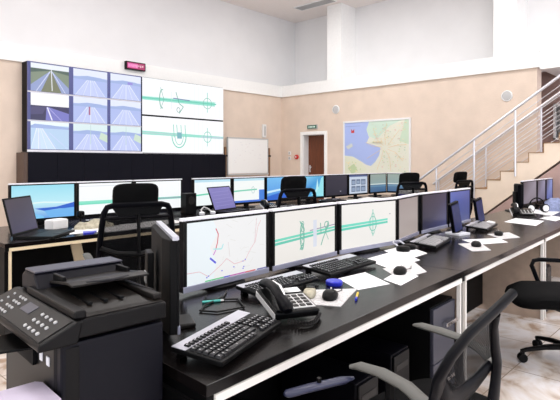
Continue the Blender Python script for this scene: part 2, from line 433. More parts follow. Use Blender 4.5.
# ------------------------------------------------------------------ video wall
VX0, VX1, VZ0, VZ1, VY = 3.38, 7.70, 1.575, 3.105, 8.95
vw = thing('video_wall', 'large video wall of traffic camera pictures and green road plans on the back wall', 'video wall', (VX0, VY, VZ0))
VW, VH = VX1-VX0, VZ1-VZ0
MB().box(0,VW,.02,.24,0,VH).build('housing','black2',vw)
MB().use('pale_grey').box(0,2.2,-.004,.02,0,.035).box(0,VW,-.002,.02,-.012,0).build('lower_trim',None,vw)
colx = [.05, .785, 1.505]; cw = .655
rows = [.045, .545, 1.035]; rh = .475
b = MB().use('vwgap').box(0,2.17,-.002,.019,.035,VH)
b.build('backing',None,vw)
b = MB().use('silver').box(.0,2.17,-.008,.0,.515,.54).box(0,2.17,-.008,0,1.005,1.03); b.build('crossbar',None,vw)
labels9 = [['road in flat country under a white sky, lower left picture','pale motorway lanes, lower middle picture','pale motorway lanes, lower right picture'],
 ['dark valley road under a white sky','pale road with a red vehicle','pale blue motorway curve'],
 ['grey motorway between green verges','pale blue motorway vanishing straight ahead','pale blue motorway with bridge']]
rr = random.Random(8)
for ri in range(3):
    for ci in range(3):
        p = Pic(cw, rh)
        P0 = (214,222,250); hz = .72; cx = .5
        road, verge, sky = (196,206,246), (176,190,238), (228,234,252)
        if (ri,ci) == (2,0): road, verge, sky, cx, hz = (148,162,206), (128,142,120), (236,242,250), .52, .80
        if (ri,ci) == (1,0): road, verge, sky, cx, hz = (120,120,196), (44,42,84), (250,250,252), .42, .52
        if (ri,ci) == (0,0): road, verge, sky, cx, hz = (206,226,250), (186,212,240), (236,248,252), .2, .86
        if ci > 0 and ri == 0: sky = (220,238,240)
        p.rect(0,0,1,1,verge,verge)
        p.rect(0,hz,1,1,sky)
        if (ri,ci) == (2,0):
            p.poly([(0,hz-.14),(cx,hz-.02),(1,hz-.12),(1,hz+.02),(0,hz+.02)],(74,96,84))
            p.poly([(.0,0),(cx-.02,hz-.04),(cx+.02,hz-.04),(1,0)],(120,124,96))
            p.poly([(.0,0),(.0,.22),(cx-.03,hz-.04),(cx-.01,hz-.04),(.26,0)],road); p.poly([(1,0),(1,.2),(cx+.03,hz-.04),(cx+.01,hz-.04),(.80,0)],road)
            p.line([(.14,0),(cx-.02,hz-.04)],.016,(210,216,240)); p.line([(.9,0),(cx+.02,hz-.04)],.014,(210,216,240)); p.line([(cx+.03,.05),(cx,1)],.014,(240,244,250))
        elif (ri,ci) == (1,0):
            p.poly([(.38,0),(.40,hz-.04),(.46,hz-.04),(1,.28),(1,0)],road)
            p.line([(.55,0),(.42,hz-.05)],.022,(236,234,252)); p.line([(.8,0),(.45,hz-.06)],.01,(190,186,236))
            p.poly([(0,hz-.06),(.4,hz-.03),(.3,hz-.3),(0,hz-.34)],(70,66,110))
        else:
            p.poly([(cx-.45,0),(cx-.03,hz),(cx+.03,hz),(cx+.45,0)],road)
            for k in range(5):
                a0 = (k-2)*.22
                p.line([(cx+a0,0),(cx+a0*.08,hz)],.008 if k % 2 else .014,(232,238,255))
            p.poly([(0,hz-.03),(cx-.1,hz+.05),(cx+.3,hz+.02),(1,hz-.05),(1,hz-.12),(0,hz-.1)],(160,180,226))
            for k in range(7):
                x_ = rr.uniform(0,1); p.line([(x_,0),(cx+(x_-cx)*.35,hz*.7)],.006,(206,216,250))
            if (ri,ci) == (1,1): p.rect(.44,.30,.49,.62,(170,100,140))
            if (ri,ci) == (2,2): p.rect(.55,.62,.72,.72,(150,140,220))
            if ri == 0 and ci: p.line([(cx,hz-.5),(cx,1)],.01,(186,212,214)); p.poly([(.75,.45),(1,.3),(1,.6),(.8,.7)],(206,226,206))
        o = p.build('screen', vw, (colx[ci], -.006, rows[ri])); o['label'] = 'camera picture: '+labels9[ri][ci]
G1, G2, G3 = (110,208,184), (150,226,208), (200,240,230)
def pland(W, H, z0, kind, lab):
    p = Pic(W, H); p.rect(0,0,1,1,(251,252,254))
    for k in range(8): p.rect(.55+k*.055,.05,.56+k*.055,.95,(240,244,250))
    if kind == 0:
        p.poly([(0,.40),(.88,.40),(.88,.54),(0,.50)],G2); p.line([(0,.455),(.9,.47)],.03,G1); p.line([(0,.49),(.9,.53)],.012,G3)
        p.line([(.35,.52),(.55,.50)],.02,(110,120,170))
        for s in (-1,1): p.ring(.78,.47,.055,.16,.012,(120,190,170),14)
        p.line([(.78,.2),(.78,.8)],.014,G1)
        p.ring(.22,.47,.03,.26,.02,(110,180,160),14,a0=1.2,a1=5.0); p.line([(.20,.18),(.24,.45),(.20,.78)],.012,(120,180,165))
        p.line([(.42,.1),(.47,.3),(.42,.38),(.38,.7)],.016,(90,170,150)); p.ring(.41,.2,.02,.07,.012,(80,150,135),10)
        p.line([(.33,.7),(.33,.2)],.008,(200,215,215))
    else:
        p.poly([(0,.50),(1,.46),(1,.53),(0,.60)],G2); p.line([(0,.55),(.4,.53)],.03,(176,214,210)); p.line([(.7,.50),(1,.49)],.03,(190,206,220))
        p.ring(.42,.5,.085,.34,.022,G1,18,a0=pi,a1=2*pi); p.ring(.42,.5,.05,.26,.014,G1,14,a0=pi,a1=2*pi)
        for u in (.36,.4,.45,.5): p.line([(u,.45),(u-.01,.82)],.016,G1)
        p.ring(.78,.5,.05,.16,.014,G1,14); p.line([(.78,.22),(.78,.78)],.012,G1); p.rect(.395,.42,.45,.6,(120,180,190))
    o = p.build('screen', vw, (2.19,-.006,z0)); o['label'] = lab
hh = VH/2
pland(VW-2.2, hh-.025, hh+.015, 0, 'upper wide screen with a green road plan')
pland(VW-2.2, hh-.03, .012, 1, 'lower wide screen with a green road plan and a curved junction')
# cabinet under it
cb = thing('wall_cabinet', 'long black cabinet running below the video wall', 'cabinet', (VX0-.02, 8.86, 0))
MB().box(0,4.34,.015,.33,0,1.57).build('body','navy',cb)
for i in range(9): MB().box(.001+i*.482,.481+i*.482,0,.03,.08,1.565).build('door','navy',cb,bevel=.004)
MB().box(-.07,-.0,.02,.33,0,1.56).build('end_panel','cabend',cb)
# LED sign
t = thing('led_sign', 'small black sign with pink lit display on the white band above the video wall', 'sign', (5.515, 9.15, 3.262))
MB().box(-.22,.22,-.07,0,-.02,.14).build('housing','black',t,bevel=.005)
p = Pic(.40,.12); p.rect(0,0,1,1,(176,40,100)); p.rect(.05,.15,.6,.85,(238,110,180)); [p.rect(.08+.11*k,.3+.1*(k%2),.14+.11*k,.7,(250,150+8*k,215)) for k in range(8)]
p.build('display', t, (-.20,-.0705,0))

# ------------------------------------------------------------------ desks
def desk(name, label, L, D, loc, rotz, strip, skew=0, side='panel', group=None, ends=(.03,.03)):
    """front edge along local +x at y=0, top at .75"""
    t = thing(name, label, 'desk', loc, rotz, group)
    MB().prism([(0.002,0),(L-.002,0),(L-.002,D),(skew,D)],.714,.75).build('worktop','desk',t,bevel=.002)
    MB().prism([(0.004,.004),(L-.004,.004),(L-.004,D-.01),(skew+.004,D-.01)],.686,.714).build('underframe','deskblk',t)
    for x0, x1 in ((.004,.034),(L-.034,L-.004)):
        sd = MB().box(x0,x1,.02,D-.02,0,.686).build('side_panel', side if x0 > .1 else 'deskblk', t)
    MB().box(.034,L-.034,D-.45,D-.43,.05,.686).build('back_panel','deskblk',t)
    MB().box(.034,L-.034,-.004,.004,.686,.712).build('front_strip',strip,t)
    for x0 in (.034, L-.052): MB().box(x0,x0+.018,.0,.022,0,.686).build('upright_strip',strip,t)
    return t
MSL = .052; RZ1 = atan2(MSL,1)
def fl(x): return 1.166+MSL*(x-.937)
xs = [.937, 2.97, 4.94, 6.9, 8.7]
dl = ['nearest dark control desk at the front corner, with the phone and keyboards','second dark control desk from the front, over the graphite drawer unit and taupe panel',
      'third dark desk of the front row, behind the chair on the right edge','farthest dark desk of the front row, near the stairs']
for i in range(4):
    L = (xs[i+1]-xs[i])*sqrt(1+MSL**2)
    desk('control_desk', dl[i], L, .98, (xs[i], fl(xs[i]), 0), RZ1, 'strip', skew=.1 if i == 0 else 0, group='front row of control desks')
x2 = [1.47, 3.42, 5.37, 7.32, 8.92]
dl = ['left end desk of the rear row, with cream edging and the open laptop','rear row desk behind the tall chair back with headrest, under the spread papers',
      'rear row desk in the middle, with the tablet and blue screens','rear row desk at the far right end, near the map']
for i in range(4):
    desk('control_desk', dl[i], x2[i+1]-x2[i], 1.2, (x2[i], 4.35, 0), 0, 'strip2', group='rear row of control desks')
# drawer pedestals
t = thing('drawer_pedestal', 'graphite drawer unit with a chrome bar handle under the front desk', 'drawer unit', (2.60, fl(2.60)+.03, 0), RZ1)
MB().box(0,.32,.02,.5,.03,.60).build('body','deskblk',t)
for z0, z1 in ((.05,.285),(.29,.59)):
    dr = MB().box(.005,.315,0,.02,z0,z1).build('drawer','pedestal',t,bevel=.003)
    if 1:
        MB().use('chrome').box(.12,.28,-.03,-.018,z1-.115,z1-.095).box(.13,.145,-.02,0,z1-.113,z1-.097).box(.255,.27,-.02,0,z1-.113,z1-.097).build('handle',None,dr,bevel=.002)
tag(MB().box(0,.4,0,.42,0,.45).build('computer_or_filler_tower','black2',None,bevel=.006,loc=(3.12,fl(3.12)+.3,.0),rotz=RZ1),'black computer tower standing under the second front desk','computer') if False else None
def tower(x, y, lab, rz=RZ1):
    t = thing('computer_or_filler_tower', lab, 'computer', (x,y,0), rz)
    MB().box(0,.19,0,.42,.01,.43).build('case','black2',t,bevel=.006)
    MB().box(.01,.18,-.012,0,.02,.42).build('front_panel','black',t,bevel=.004)
    MB().box(.03,.16,-.014,-.012,.34,.37).build('disc_drive','dgrey',t)
tower(1.25, fl(1.25)+.08, 'black computer tower in the dark knee space of the nearest desk')
tower(1.85, fl(1.85)+.06, 'middle added black tower darkening the knee space behind the grey chair arm')  # stands in for dark equipment and desk shadow in the knee space
tower(2.25, fl(2.25)+.10, 'added black tower darkening the knee space just left of the graphite drawer unit')  # also added to darken the knee space like desk shadow
tower(5.1, fl(5.1)+.03, 'black computer tower under the third desk, by the white upright strip')
# bar in the knee space
t = thing('cable_tray', 'short blue-grey bar in the dark knee space below the nearest desk edge', 'tray', (1.23,1.125,.64), 0)
pts_ = [(0,0,0),(.03,0,0),(.18,-.045,0),(.3,-.06,0)]

# ------------------------------------------------------------------ monitors
def monitor(label, a, bpt, ztop, zbot, pic, deskz=.75, thick=.05, lower='lower', top='pale_grey', stand=True, name='monitor', tb=.03):
    W = sqrt((bpt[0]-a[0])**2+(bpt[1]-a[1])**2)
    t = thing(name, label, 'monitor', (a[0],a[1],deskz), atan2(bpt[1]-a[1],bpt[0]-a[0]))
    z0, z1 = zbot-deskz, ztop-deskz
    MB().prism([(0,0),(W,0),(W,thick*.6),(W*.85,thick),(W*.15,thick),(0,thick*.6)],z0,z1).build('housing','black2',t,bevel=.003)
    MB().box(.0,W,-.006,tb,z1-.004,z1+.012).build('top_edge',top,t,bevel=.002)  # ceiling light on the monitor top painted in as a pale strip
    MB().box(.0,.02,-.006,0,z0+.03,z1).box(W-.02,W,-.006,0,z0+.03,z1).box(.02,W-.02,-.006,0,z1-.012,z1).build('side_bezel','black',t)
    MB().box(0,W,-.010,0,z0,z0+.03).build('lower_bezel',lower,t,bevel=.002)
    h = z1-.012-(z0+.03)
    p = Pic(W-.04,h); pic(p); p.build('screen',t,(.02,-.003,z0+.03))
    if stand:
        MB().box(W/2-.04,W/2+.04,thick,thick+.03,.012,z0+.22).build('stand','black',t,bevel=.004)
        MB().pad(.26,.2,[(0,1),(.008,1),(.014,.94)],fn=lambda p_,q,h_: (W/2+p_, thick+.02+q, h_)).build('base','black',t,smooth=True)
    return t
WHT=(244,242,240)
def pic_map(p):
    p.rect(0,0,1,1,(236,236,236)); p.poly([(0,0),(.30,0),(.34,.3),(.26,.55),(.36,.8),(.30,1),(0,1)],(232,240,244))
    R=(205,70,90); B=(80,80,215)
    p.line([(.33,.86),(.36,.76),(.35,.62),(.33,.52)],.006,R); p.line([(.33,.50),(.30,.42)],.006,(200,110,200)); p.line([(.26,.38),(.33,.28)],.010,B); p.line([(.30,.52),(.40,.5),(.42,.58)],.006,(160,225,225))
    p.line([(0,.20),(.14,.19),(.24,.08),(.40,.24),(.46,.32),(.56,.20),(.70,.22),(.78,.42),(.84,.52),(.88,.8),(.92,.9)],.0028,(222,165,172))
    p.line([(.5,.34),(.48,.6)],.003,(215,205,205)); p.line([(.83,.5),(.86,.95)],.004,(220,190,195))
    for u,v_ in ((.22,.07),(.24,.09),(.55,.15),(.40,.13),(.67,.22),(.70,.24),(.68,.12),(.67,.09)): p.rect(u-.007,v_-.009,u+.008,v_+.010,B)
    for u0,u1,c in ((.2,.42,(90,200,130)),(.42,.5,(70,80,200)),(.5,.7,(190,90,170)),(.7,.84,(210,80,80)),(.86,1,(90,90,160))): p.rect(u0,.005,u1,.025,c)
    for k in range(24):
        u,v_=rr.uniform(.4,.98),rr.uniform(.05,.95); p.line([(u,v_),(u+rr.uniform(-.08,.08),v_+rr.uniform(-.08,.08))],.002,(222,220,216))
def band(p, v0, c=(100,206,180)):
    pass
def pic_two(p):
    p.rect(0,0,1,1,(236,232,226))
    p.poly([(0,.37),(1,.46),(1,.50),(0,.42)],(96,200,176)); p.poly([(0,.44),(1,.52),(1,.56),(0,.49)],(110,214,188)); p.line([(.55,.55),(1,.6)],.006,(150,140,170))
    g=(110,180,160)
    p.ring(.42,.47,.03,.26,.010,g,12); p.line([(.38,.78),(.42,.66),(.40,.55)],.007,g); p.line([(.38,.2),(.43,.3)],.007,g)
    p.line([(.74,.2),(.78,.35),(.84,.52),(.88,.66)],.009,g); p.line([(.74,.45),(.73,.68)],.008,g); p.ring(.84,.62,.04,.07,.007,g,12)
    p.rect(.60,.2,.66,.76,(216,220,232))
    for k in range(5): p.ring(.41+.012*(k%2),.24+.12*k,.022,.05,.005,g,8)
    p.line([(.86,.3),(.80,.5),(.86,.7)],.005,g)
def pic_one(p):
    p.rect(0,0,1,1,(238,235,230))
    p.poly([(0,.42),(.84,.47),(.84,.52),(0,.475)],(90,208,184)); p.poly([(0,.49),(.84,.54),(.84,.585),(0,.55)],(110,220,196))
    g=(110,196,176); p.ring(.55,.5,.07,.17,.006,g,20); p.line([(.55,.2),(.55,.84)],.008,g); p.ring(.55,.5,.045,.26,.005,g,14)
    p.rect(.86,.68,.89,.70,(170,170,180))
def pic_brown(p): p.rect(0,0,1,1,(168,156,150),(158,146,142))
def pic_dark(p): p.poly([(0,0),(1,0),(1,1),(0,1)],None,[(30,32,58),(60,64,110),(40,40,70),(22,22,40)])
def pic_blue(p): p.poly([(0,0),(1,0),(1,1),(0,1)],None,[(50,66,130),(48,60,120),(66,84,156),(84,104,182)])  # blue reflection painted into the screen colours as a gradient
def pic_off(p): p.rect(0,0,1,1,(22,22,36))
K=1.13
def sc(p): return (p[0]*K, p[1]*K)
mons = [((1.305,1.779),(1.851,1.808),'wide monitor showing a pale map with a red route, nearest front desk',pic_map),
 ((1.882,1.809),(2.468,1.84),'monitor with two grey-green junction drawings, behind the desk phone',pic_two),
 ((2.501,1.841),(3.09,1.79),'monitor with a single green road junction drawing on white, in the front row',pic_one),
 ((3.12,1.80),(3.60,1.90),'monitor with a plain grey-brown screen, in the front row',pic_brown),
 ((3.65,1.90),(4.166,1.928),'monitor with a blue-black screen right of the grey-brown one',pic_dark),
 ((4.21,1.93),(4.716,1.957),'monitor with a painted bluish sheen behind the dark leaning terminal',pic_blue)]
for a,b_,lab,pc in mons:
    a, b_ = sc(a), sc(b_)
    monitor(lab, a, b_, 1.115, .768, pc)
# side monitor seen from behind
monitor('monitor turned sideways showing its black back, between printer and map screen', (1.07,1.49), (1.305,1.95), 1.125, .79, pic_off, thick=.045, stand=False, tb=.018)
sm = bpy.data.objects['monitor.006'] if 'monitor.006' in bpy.data.objects else None
if sm:
    for c_ in kids(sm):
        if c_.name.startswith('housing'): c_.data.materials[0] = M['blackm']
        if c_.name.startswith('top_edge'): c_.data.materials[0] = M['silver']  # silver: duller painted light on this top edge
    MB().box(.20,.30,.06,.085,.02,.30).build('stand','black',sm,bevel=.004)
    MB().box(.18,.32,-.10,.12,0,.018).build('base','dgrey',sm,bevel=.006)
    MB().box(.22,.28,.085,.09,.18,.22).build('rear_mark','grey',sm)
# right group
for (x0,y0),(x1,y1),lab,pc in [((6.72,2.12),(7.38,2.155),'left monitor of the far three by the staircase, painted grey sheen','a'),((7.42,2.157),(7.87,2.18),'middle monitor of the far three by the staircase','b'),((7.91,2.182),(8.29,2.2),'right monitor of the far three by the staircase','c')]:
    def pg(p,pc=pc):
        col={'a':((112,108,120),(140,136,150)),'b':((90,90,116),(140,140,168)),'c':((70,90,160),(130,150,210))}[pc]
        p.poly([(0,0),(1,0),(1,1),(0,1)],None,[col[0],col[0],col[1],(40,40,52)])  # sheen painted as a gradient in the screen colours
    k2=1.08
    monitor(lab,(x0*k2,y0*k2),(x1*k2,y1*k2),1.135,.80,pg,lower='black')
monitor('dark monitor turned edge-on at the left of the far three',(6.99,2.20),(7.17,2.34),1.10,.79,pic_off,lower='black',top='black')
# leaning terminals
def leaning(x,y,lab,h=.27,rz=-.2):
    t = thing('leaning_terminal', lab, 'terminal', (x,y,.75), rz, group='dark leaning terminals on the front desks')
    b = MB(); b.x = Matrix.Rotation(radians(-14),4,'Y'); b.box(-.06,.06,0,.03,.02,h).build('body','black2',t,bevel=.004)
    b = MB(); b.x = Matrix.Rotation(radians(-14),4,'Y'); b.box(-.05,.055,-.003,0,.04,h-.02).build('front_face','termface',t)
    MB().box(-.07,.09,-.05,.1,0,.02).build('foot','pale_grey',t,bevel=.003)
leaning(4.42,1.93,'dark leaning terminal with pale foot, in front of the bluish screen',.30)
leaning(5.30,2.07,'dark leaning terminal at the right end of the front monitors',.28)

# rear row monitors
k3 = 1.07; Y3 = 4.95*k3
def mx3(p):
    p.rect(0,0,1,1,(250,251,252))
def pic_desk(p):
    p.rect(0,.42,1,1,(190,236,246),(150,220,238)); p.rect(0,0,1,.42,(96,160,230),(190,232,244))
    p.poly([(0,.42),(.5,.46),(1,.40),(1,.44),(.5,.5),(0,.46)],(226,246,246)); p.poly([(.35,.3),(.7,.32),(1,.44),(1,.26),(.75,.26),(.5,.22)],(36,96,205)); p.poly([(.5,.22),(1,.28),(1,0),(.6,0)],(110,180,238)); p.poly([(0,.14),(.3,.2),(.5,.05),(.5,0),(0,0)],(120,196,240))
def pic_wg(p):
    p.rect(0,0,1,1,(248,250,251)); p.rect(0,.9,1,.93,(226,230,234)); p.rect(0,.32,1,.44,(110,220,190),(150,232,208))
def pic_wg2(p):
    p.rect(0,0,1,1,(247,250,251)); p.rect(0,.34,1,.42,(120,214,190)); p.rect(.5,.36,1,.40,(150,170,180))
def pic_w1(p):
    p.rect(0,0,1,1,(243,250,250)); p.rect(0,.9,1,1,(190,226,240)); p.line([(0,.4),(1,.5)],.02,(110,214,180)); p.line([(.5,.5),(.5,.9)],.003,(210,220,226))
def pic_w2(p):
    p.rect(0,0,1,1,(244,248,246)); p.rect(0,.9,1,1,(190,226,240)); p.line([(0,.48),(.75,.52)],.02,(120,210,180)); p.ring(.62,.5,.05,.14,.008,(170,200,200),12); p.rect(.82,0,1,.5,(70,130,220)); p.rect(0,0,1,.08,(60,110,210))
def pic_sky(p): 
    p.rect(0,0,1,1,(70,140,225),(120,190,240)); p.poly([(0,.30),(.5,.42),(1,.30),(1,.38),(.5,.5),(0,.40)],(205,235,250)); p.poly([(0,0),(1,0),(1,.2),(.4,.3),(0,.16)],(40,100,205))
def pic_sky2(p):
    p.poly([(0,0),(1,0),(1,1),(0,1)],None,[(40,120,210),(110,210,225),(60,160,215),(150,220,245)]); p.poly([(.5,.1),(.8,.4),(.9,.9),(1,1),(1,.0)],(150,225,235)); p.poly([(.62,.1),(.7,.4),(.75,.9),(.8,.4)],(190,235,240))
def pic_blk(p): p.rect(0,0,1,1,(26,28,44),(34,36,54)); p.rect(.66,.16,.72,.2,(180,180,190))
def pic_win(p):
    p.rect(0,0,1,1,(196,208,224)); p.rect(0,.9,1,1,(60,80,130))
    for u,v_,w_,h_ in ((.12,.1,.22,.3),(.38,.1,.22,.3),(.64,.1,.26,.3),(.12,.46,.22,.3),(.38,.5,.22,.26),(.64,.46,.26,.3)):
        p.rect(u,v_,u+w_,v_+h_,(84,104,134)); p.rect(u+.03,v_+.04,u+w_-.03,v_+h_-.08,(140,158,184))
def pic_sea(p): p.rect(0,0,1,.42,(60,96,136),(84,120,150)); p.rect(0,.42,1,1,(136,158,160),(146,160,150)); p.rect(0,.41,1,.47,(206,216,210)); p.rect(0,.30,1,.34,(110,150,176))
defs = [(1.709,2.33,'rear row monitor with a cyan and blue wave wallpaper, behind the open laptop',pic_desk),
 (2.343,2.965,'rear row white screen with a green band, left of the tall chair headrest',pic_wg),(2.985,3.617,'rear row white screen with a green band, right of the tall chair headrest',pic_wg2),
 (3.778,4.39,'rear row white screen with a green line, behind the tilted tablet',pic_w1),(4.415,5.01,'rear row white screen with a green line and blue border, right of the tablet',pic_w2),
 (5.03,5.66,'rear row blue wallpaper screen, left of the middle chair headrest',pic_sky),(5.68,6.33,'rear row blue-cyan wallpaper screen, right of the middle chair headrest',pic_sky2),
 (6.35,6.955,'rear row monitor with a switched-off black screen',pic_blk),(6.985,7.56,'rear row monitor with six small grey windows on screen',pic_win),
 (7.62,8.17,'rear row screen with grey-green seascape, left one of two alike',pic_sea),(8.19,8.72,'rear row screen with grey-green seascape, right one of two alike',pic_sea)]
for x0,x1,lab,pc in defs:
    last = lab.startswith('rear row screen with grey-green seascape, right')
    monitor(lab,(x0*k3,Y3),(8.87,4.90) if last else (x1*k3,Y3),1.178,.80,pc,top='pale_grey',lower='black')

# ------------------------------------------------------------------ chairs
def back_y(z): return -.25-.10*max(0,z-.55)
def chair(label, loc, rotz, group=None, head=True, custom=None, arms=True, armmat='armg', arm_h=.67, seat=(.50,.48,.01)):
    t = thing('office_chair', label, 'chair', loc, rotz, group)
    MB().pad(seat[0],seat[1],[(.43,.86),(.445,.97),(.475,1.0),(.50,.97),(.515,.86)],fn=lambda a,b,h:(a,b+seat[2],h-(.02 if b>.15 else 0)*((b-.15)/.1 if b>.15 else 0)),e=3.4).build('seat','fabric',t,smooth=True)
    MB().pad(.30,.26,[(.385,.9),(.40,1),(.43,1)],e=4).build('seat_mechanism','black',t,smooth=True)
    MB().lathe([(.03,.09),(.03,.24),(.026,.24),(.018,.245),(.018,.39)],n=16).build('gas_lift','black',t,smooth=True)
    MB().lathe([(.05,.075),(.055,.10),(.04,.125),(.03,.13)],n=20).build('base_hub','black',t,smooth=True)
    for k in range(5):
        a0 = 2*pi*k/5+.35
        c_, s_ = cos(a0), sin(a0)
        MB().sweep([(c_*.03,s_*.03,.115),(c_*.15,s_*.15,.108),(c_*.28,s_*.28,.085),(c_*.315,s_*.315,.075)],[.03,.026,.02,.016],[.022,.018,.014,.012],n=10).build('base_leg','black',t,smooth=True)
        cx,cy = c_*.305,s_*.305
        cs = MB().box(cx-.012,cx+.012,cy-.012,cy+.012,.05,.072).build('caster','black',t)
        b = MB()
        for q in (-1,1):
            o_ = Vector((-s_,c_,0))*.016*q; o2 = Vector((-s_,c_,0))*.006*q
            b.cyl((cx+o2.x,cy+o2.y,.03),(cx+o_.x*1.4,cy+o_.y*1.4,.03),.03,n=14)
        b.build('wheel','blackm',cs,smooth=True)
    if arms:
        for s in (-1,1):
            MB().sweep([(s*.20,.02,.42),(s*.29,.02,.43),(s*.305,.02,.50),(s*.30,.0,arm_h-.03)],[.016]*4,[.022]*4,n=8).build('arm_support','black',t,smooth=True)
            MB().sweep([(s*.285,.24,arm_h-.005),(s*.295,.22,arm_h),(s*.30,.10,arm_h+.004),(s*.30,-.05,arm_h-.004),(s*.29,-.17,arm_h-.03),(s*.285,-.18,arm_h-.035)],[.012,.03,.032,.032,.026,.012],[.006,.012,.013,.013,.011,.006],n=12).build('armrest',armmat,t,smooth=True)
    if custom: custom(t); return t
    # hoop frame
    hw = .245
    def P(x,z): return (x, back_y(z), z)
    pts=[P(-.17,.50),P(-.24,.53),P(-.27,.62),P(-.265,.78),P(-.25,.94),P(-.235,1.04),P(-.215,1.078),P(-.17,1.09),P(.17,1.09),P(.215,1.078),P(.235,1.04),P(.25,.94),P(.265,.78),P(.27,.62),P(.24,.53),P(.17,.50),P(-.17,.50)]
    MB().sweep(pts,[.022]*17,[.018]*17,n=8,up=(0,1,0)).build('back_frame','black2',t,smooth=True)
    MB().sweep([P(-.235,1.0),P(0,1.0),P(.235,1.0)],[.014]*3,[.020]*3,n=8,up=(0,1,0)).build('back_crossbar','black2',t,smooth=True)
    b = MB(); n=9
    vs=[];fs=[]
    for i in range(n+1):
        z=.50+.51*i/n
        w_ = .22+.03*min(1,(z-.5)/.15)
        for j in range(n+1):
            x=-w_+2*w_*j/n; vs.append((x,back_y(z)-.03*(1-(x/w_)**2)*-1*-.4,z))
    for i in range(n):
        for j in range(n): fs.append((i*(n+1)+j,i*(n+1)+j+1,(i+1)*(n+1)+j+1,(i+1)*(n+1)+j))
    b.add(vs,fs).build('mesh_back','mesh',t,smooth=True)
    MB().sweep([(-.255,back_y(.75)-.01,.79),(-.15,back_y(.7)-.045,.75),(0,back_y(.7)-.06,.735),(.15,back_y(.7)-.045,.75),(.255,back_y(.75)-.01,.79)],[.016]*5,[.065]*5,n=10,up=(0,1,0)).build('lumbar_support','black',t,smooth=True)
    MB().sweep([(0,-.08,.40),(0,-.28,.41),(0,-.33,.50),(0,-.34,.70),(0,back_y(.9)-.04,.9),(0,back_y(1.02)-.02,1.02)],[.035,.035,.035,.03,.03,.03],[.012]*6,n=8,up=(1,0,0)).build('back_spine','black',t,smooth=True)
    if head:
        hs = MB().prism([(-.19,1.085),(.19,1.085),(.13,1.0),(-.13,1.0)],-.30,-.285,'y').build('headrest_bracket','black',t)
        MB().pad(.335,.19,[(-.03,.86),(-.022,.97),(0,1),(.022,.97),(.03,.86)],fn=lambda a,b,h:(a,-.245-h+.9*a*a-.15*(b),1.150+b),e=4.5).build('headrest','fabric',t,smooth=True)
    return t
chair('tall mesh office chair with headrest, seen from behind beyond the printer', (2.11,3.56,0), radians(-20), 'chairs along the rear row')
chair('mesh office chair with headrest at the middle of the rear row, before the blue screens', (4.31,3.98,0), radians(-12), 'chairs along the rear row')
chair('mesh office chair with headrest before the two seascape screens', (6.95,3.95,0), radians(-28), 'chairs along the rear row')
chair('farthest office chair, turned sideways below the start of the stairs', (8.15,3.75,0), radians(-8), 'chairs along the rear row')

# right edge chair
def low_back(t):
    MB().pad(.46,.46,[(-.03,.88),(-.02,.97),(0,1),(.02,.97),(.03,.88)],fn=lambda a,b,h:(a,-.27-h+.6*a*a-.12*(b+.2),.80+b),e=3.2).build('backrest','mesh',t,smooth=True)
    MB().sweep([(0,-.1,.40),(0,-.29,.42),(0,-.32,.60),(0,-.32,.80)],[.035]*4,[.014]*4,n=8,up=(1,0,0)).build('back_spine','black',t,smooth=True)
    for s in (-1,1):
        MB().sweep([(s*.27,.03,.44),(s*.29,.10,.50),(s*.29,.145,.62),(s*.29,.13,.655),(s*.29,.09,.665),(s*.29,-.10,.66),(s*.27,-.27,.66)],[.012]*7,[.016]*7,n=8).build('armrest','black2',t,smooth=True)
chair('black office chair with loop arms cut by the right edge, rolled away from the desk', (3.96,.95,0), radians(35), custom=low_back, seat=(.56,.60,.09), arms=False)

# foreground chair with looped back
def loop_back(t):
    blade=[(-.24,-.19,.50),(-.29,-.20,.62),(-.345,-.21,.74),(-.36,-.235,.83),(-.345,-.27,.90),(-.29,-.285,.935),(-.20,-.29,.965),(-.10,-.30,.995),(-.03,-.305,1.012)]
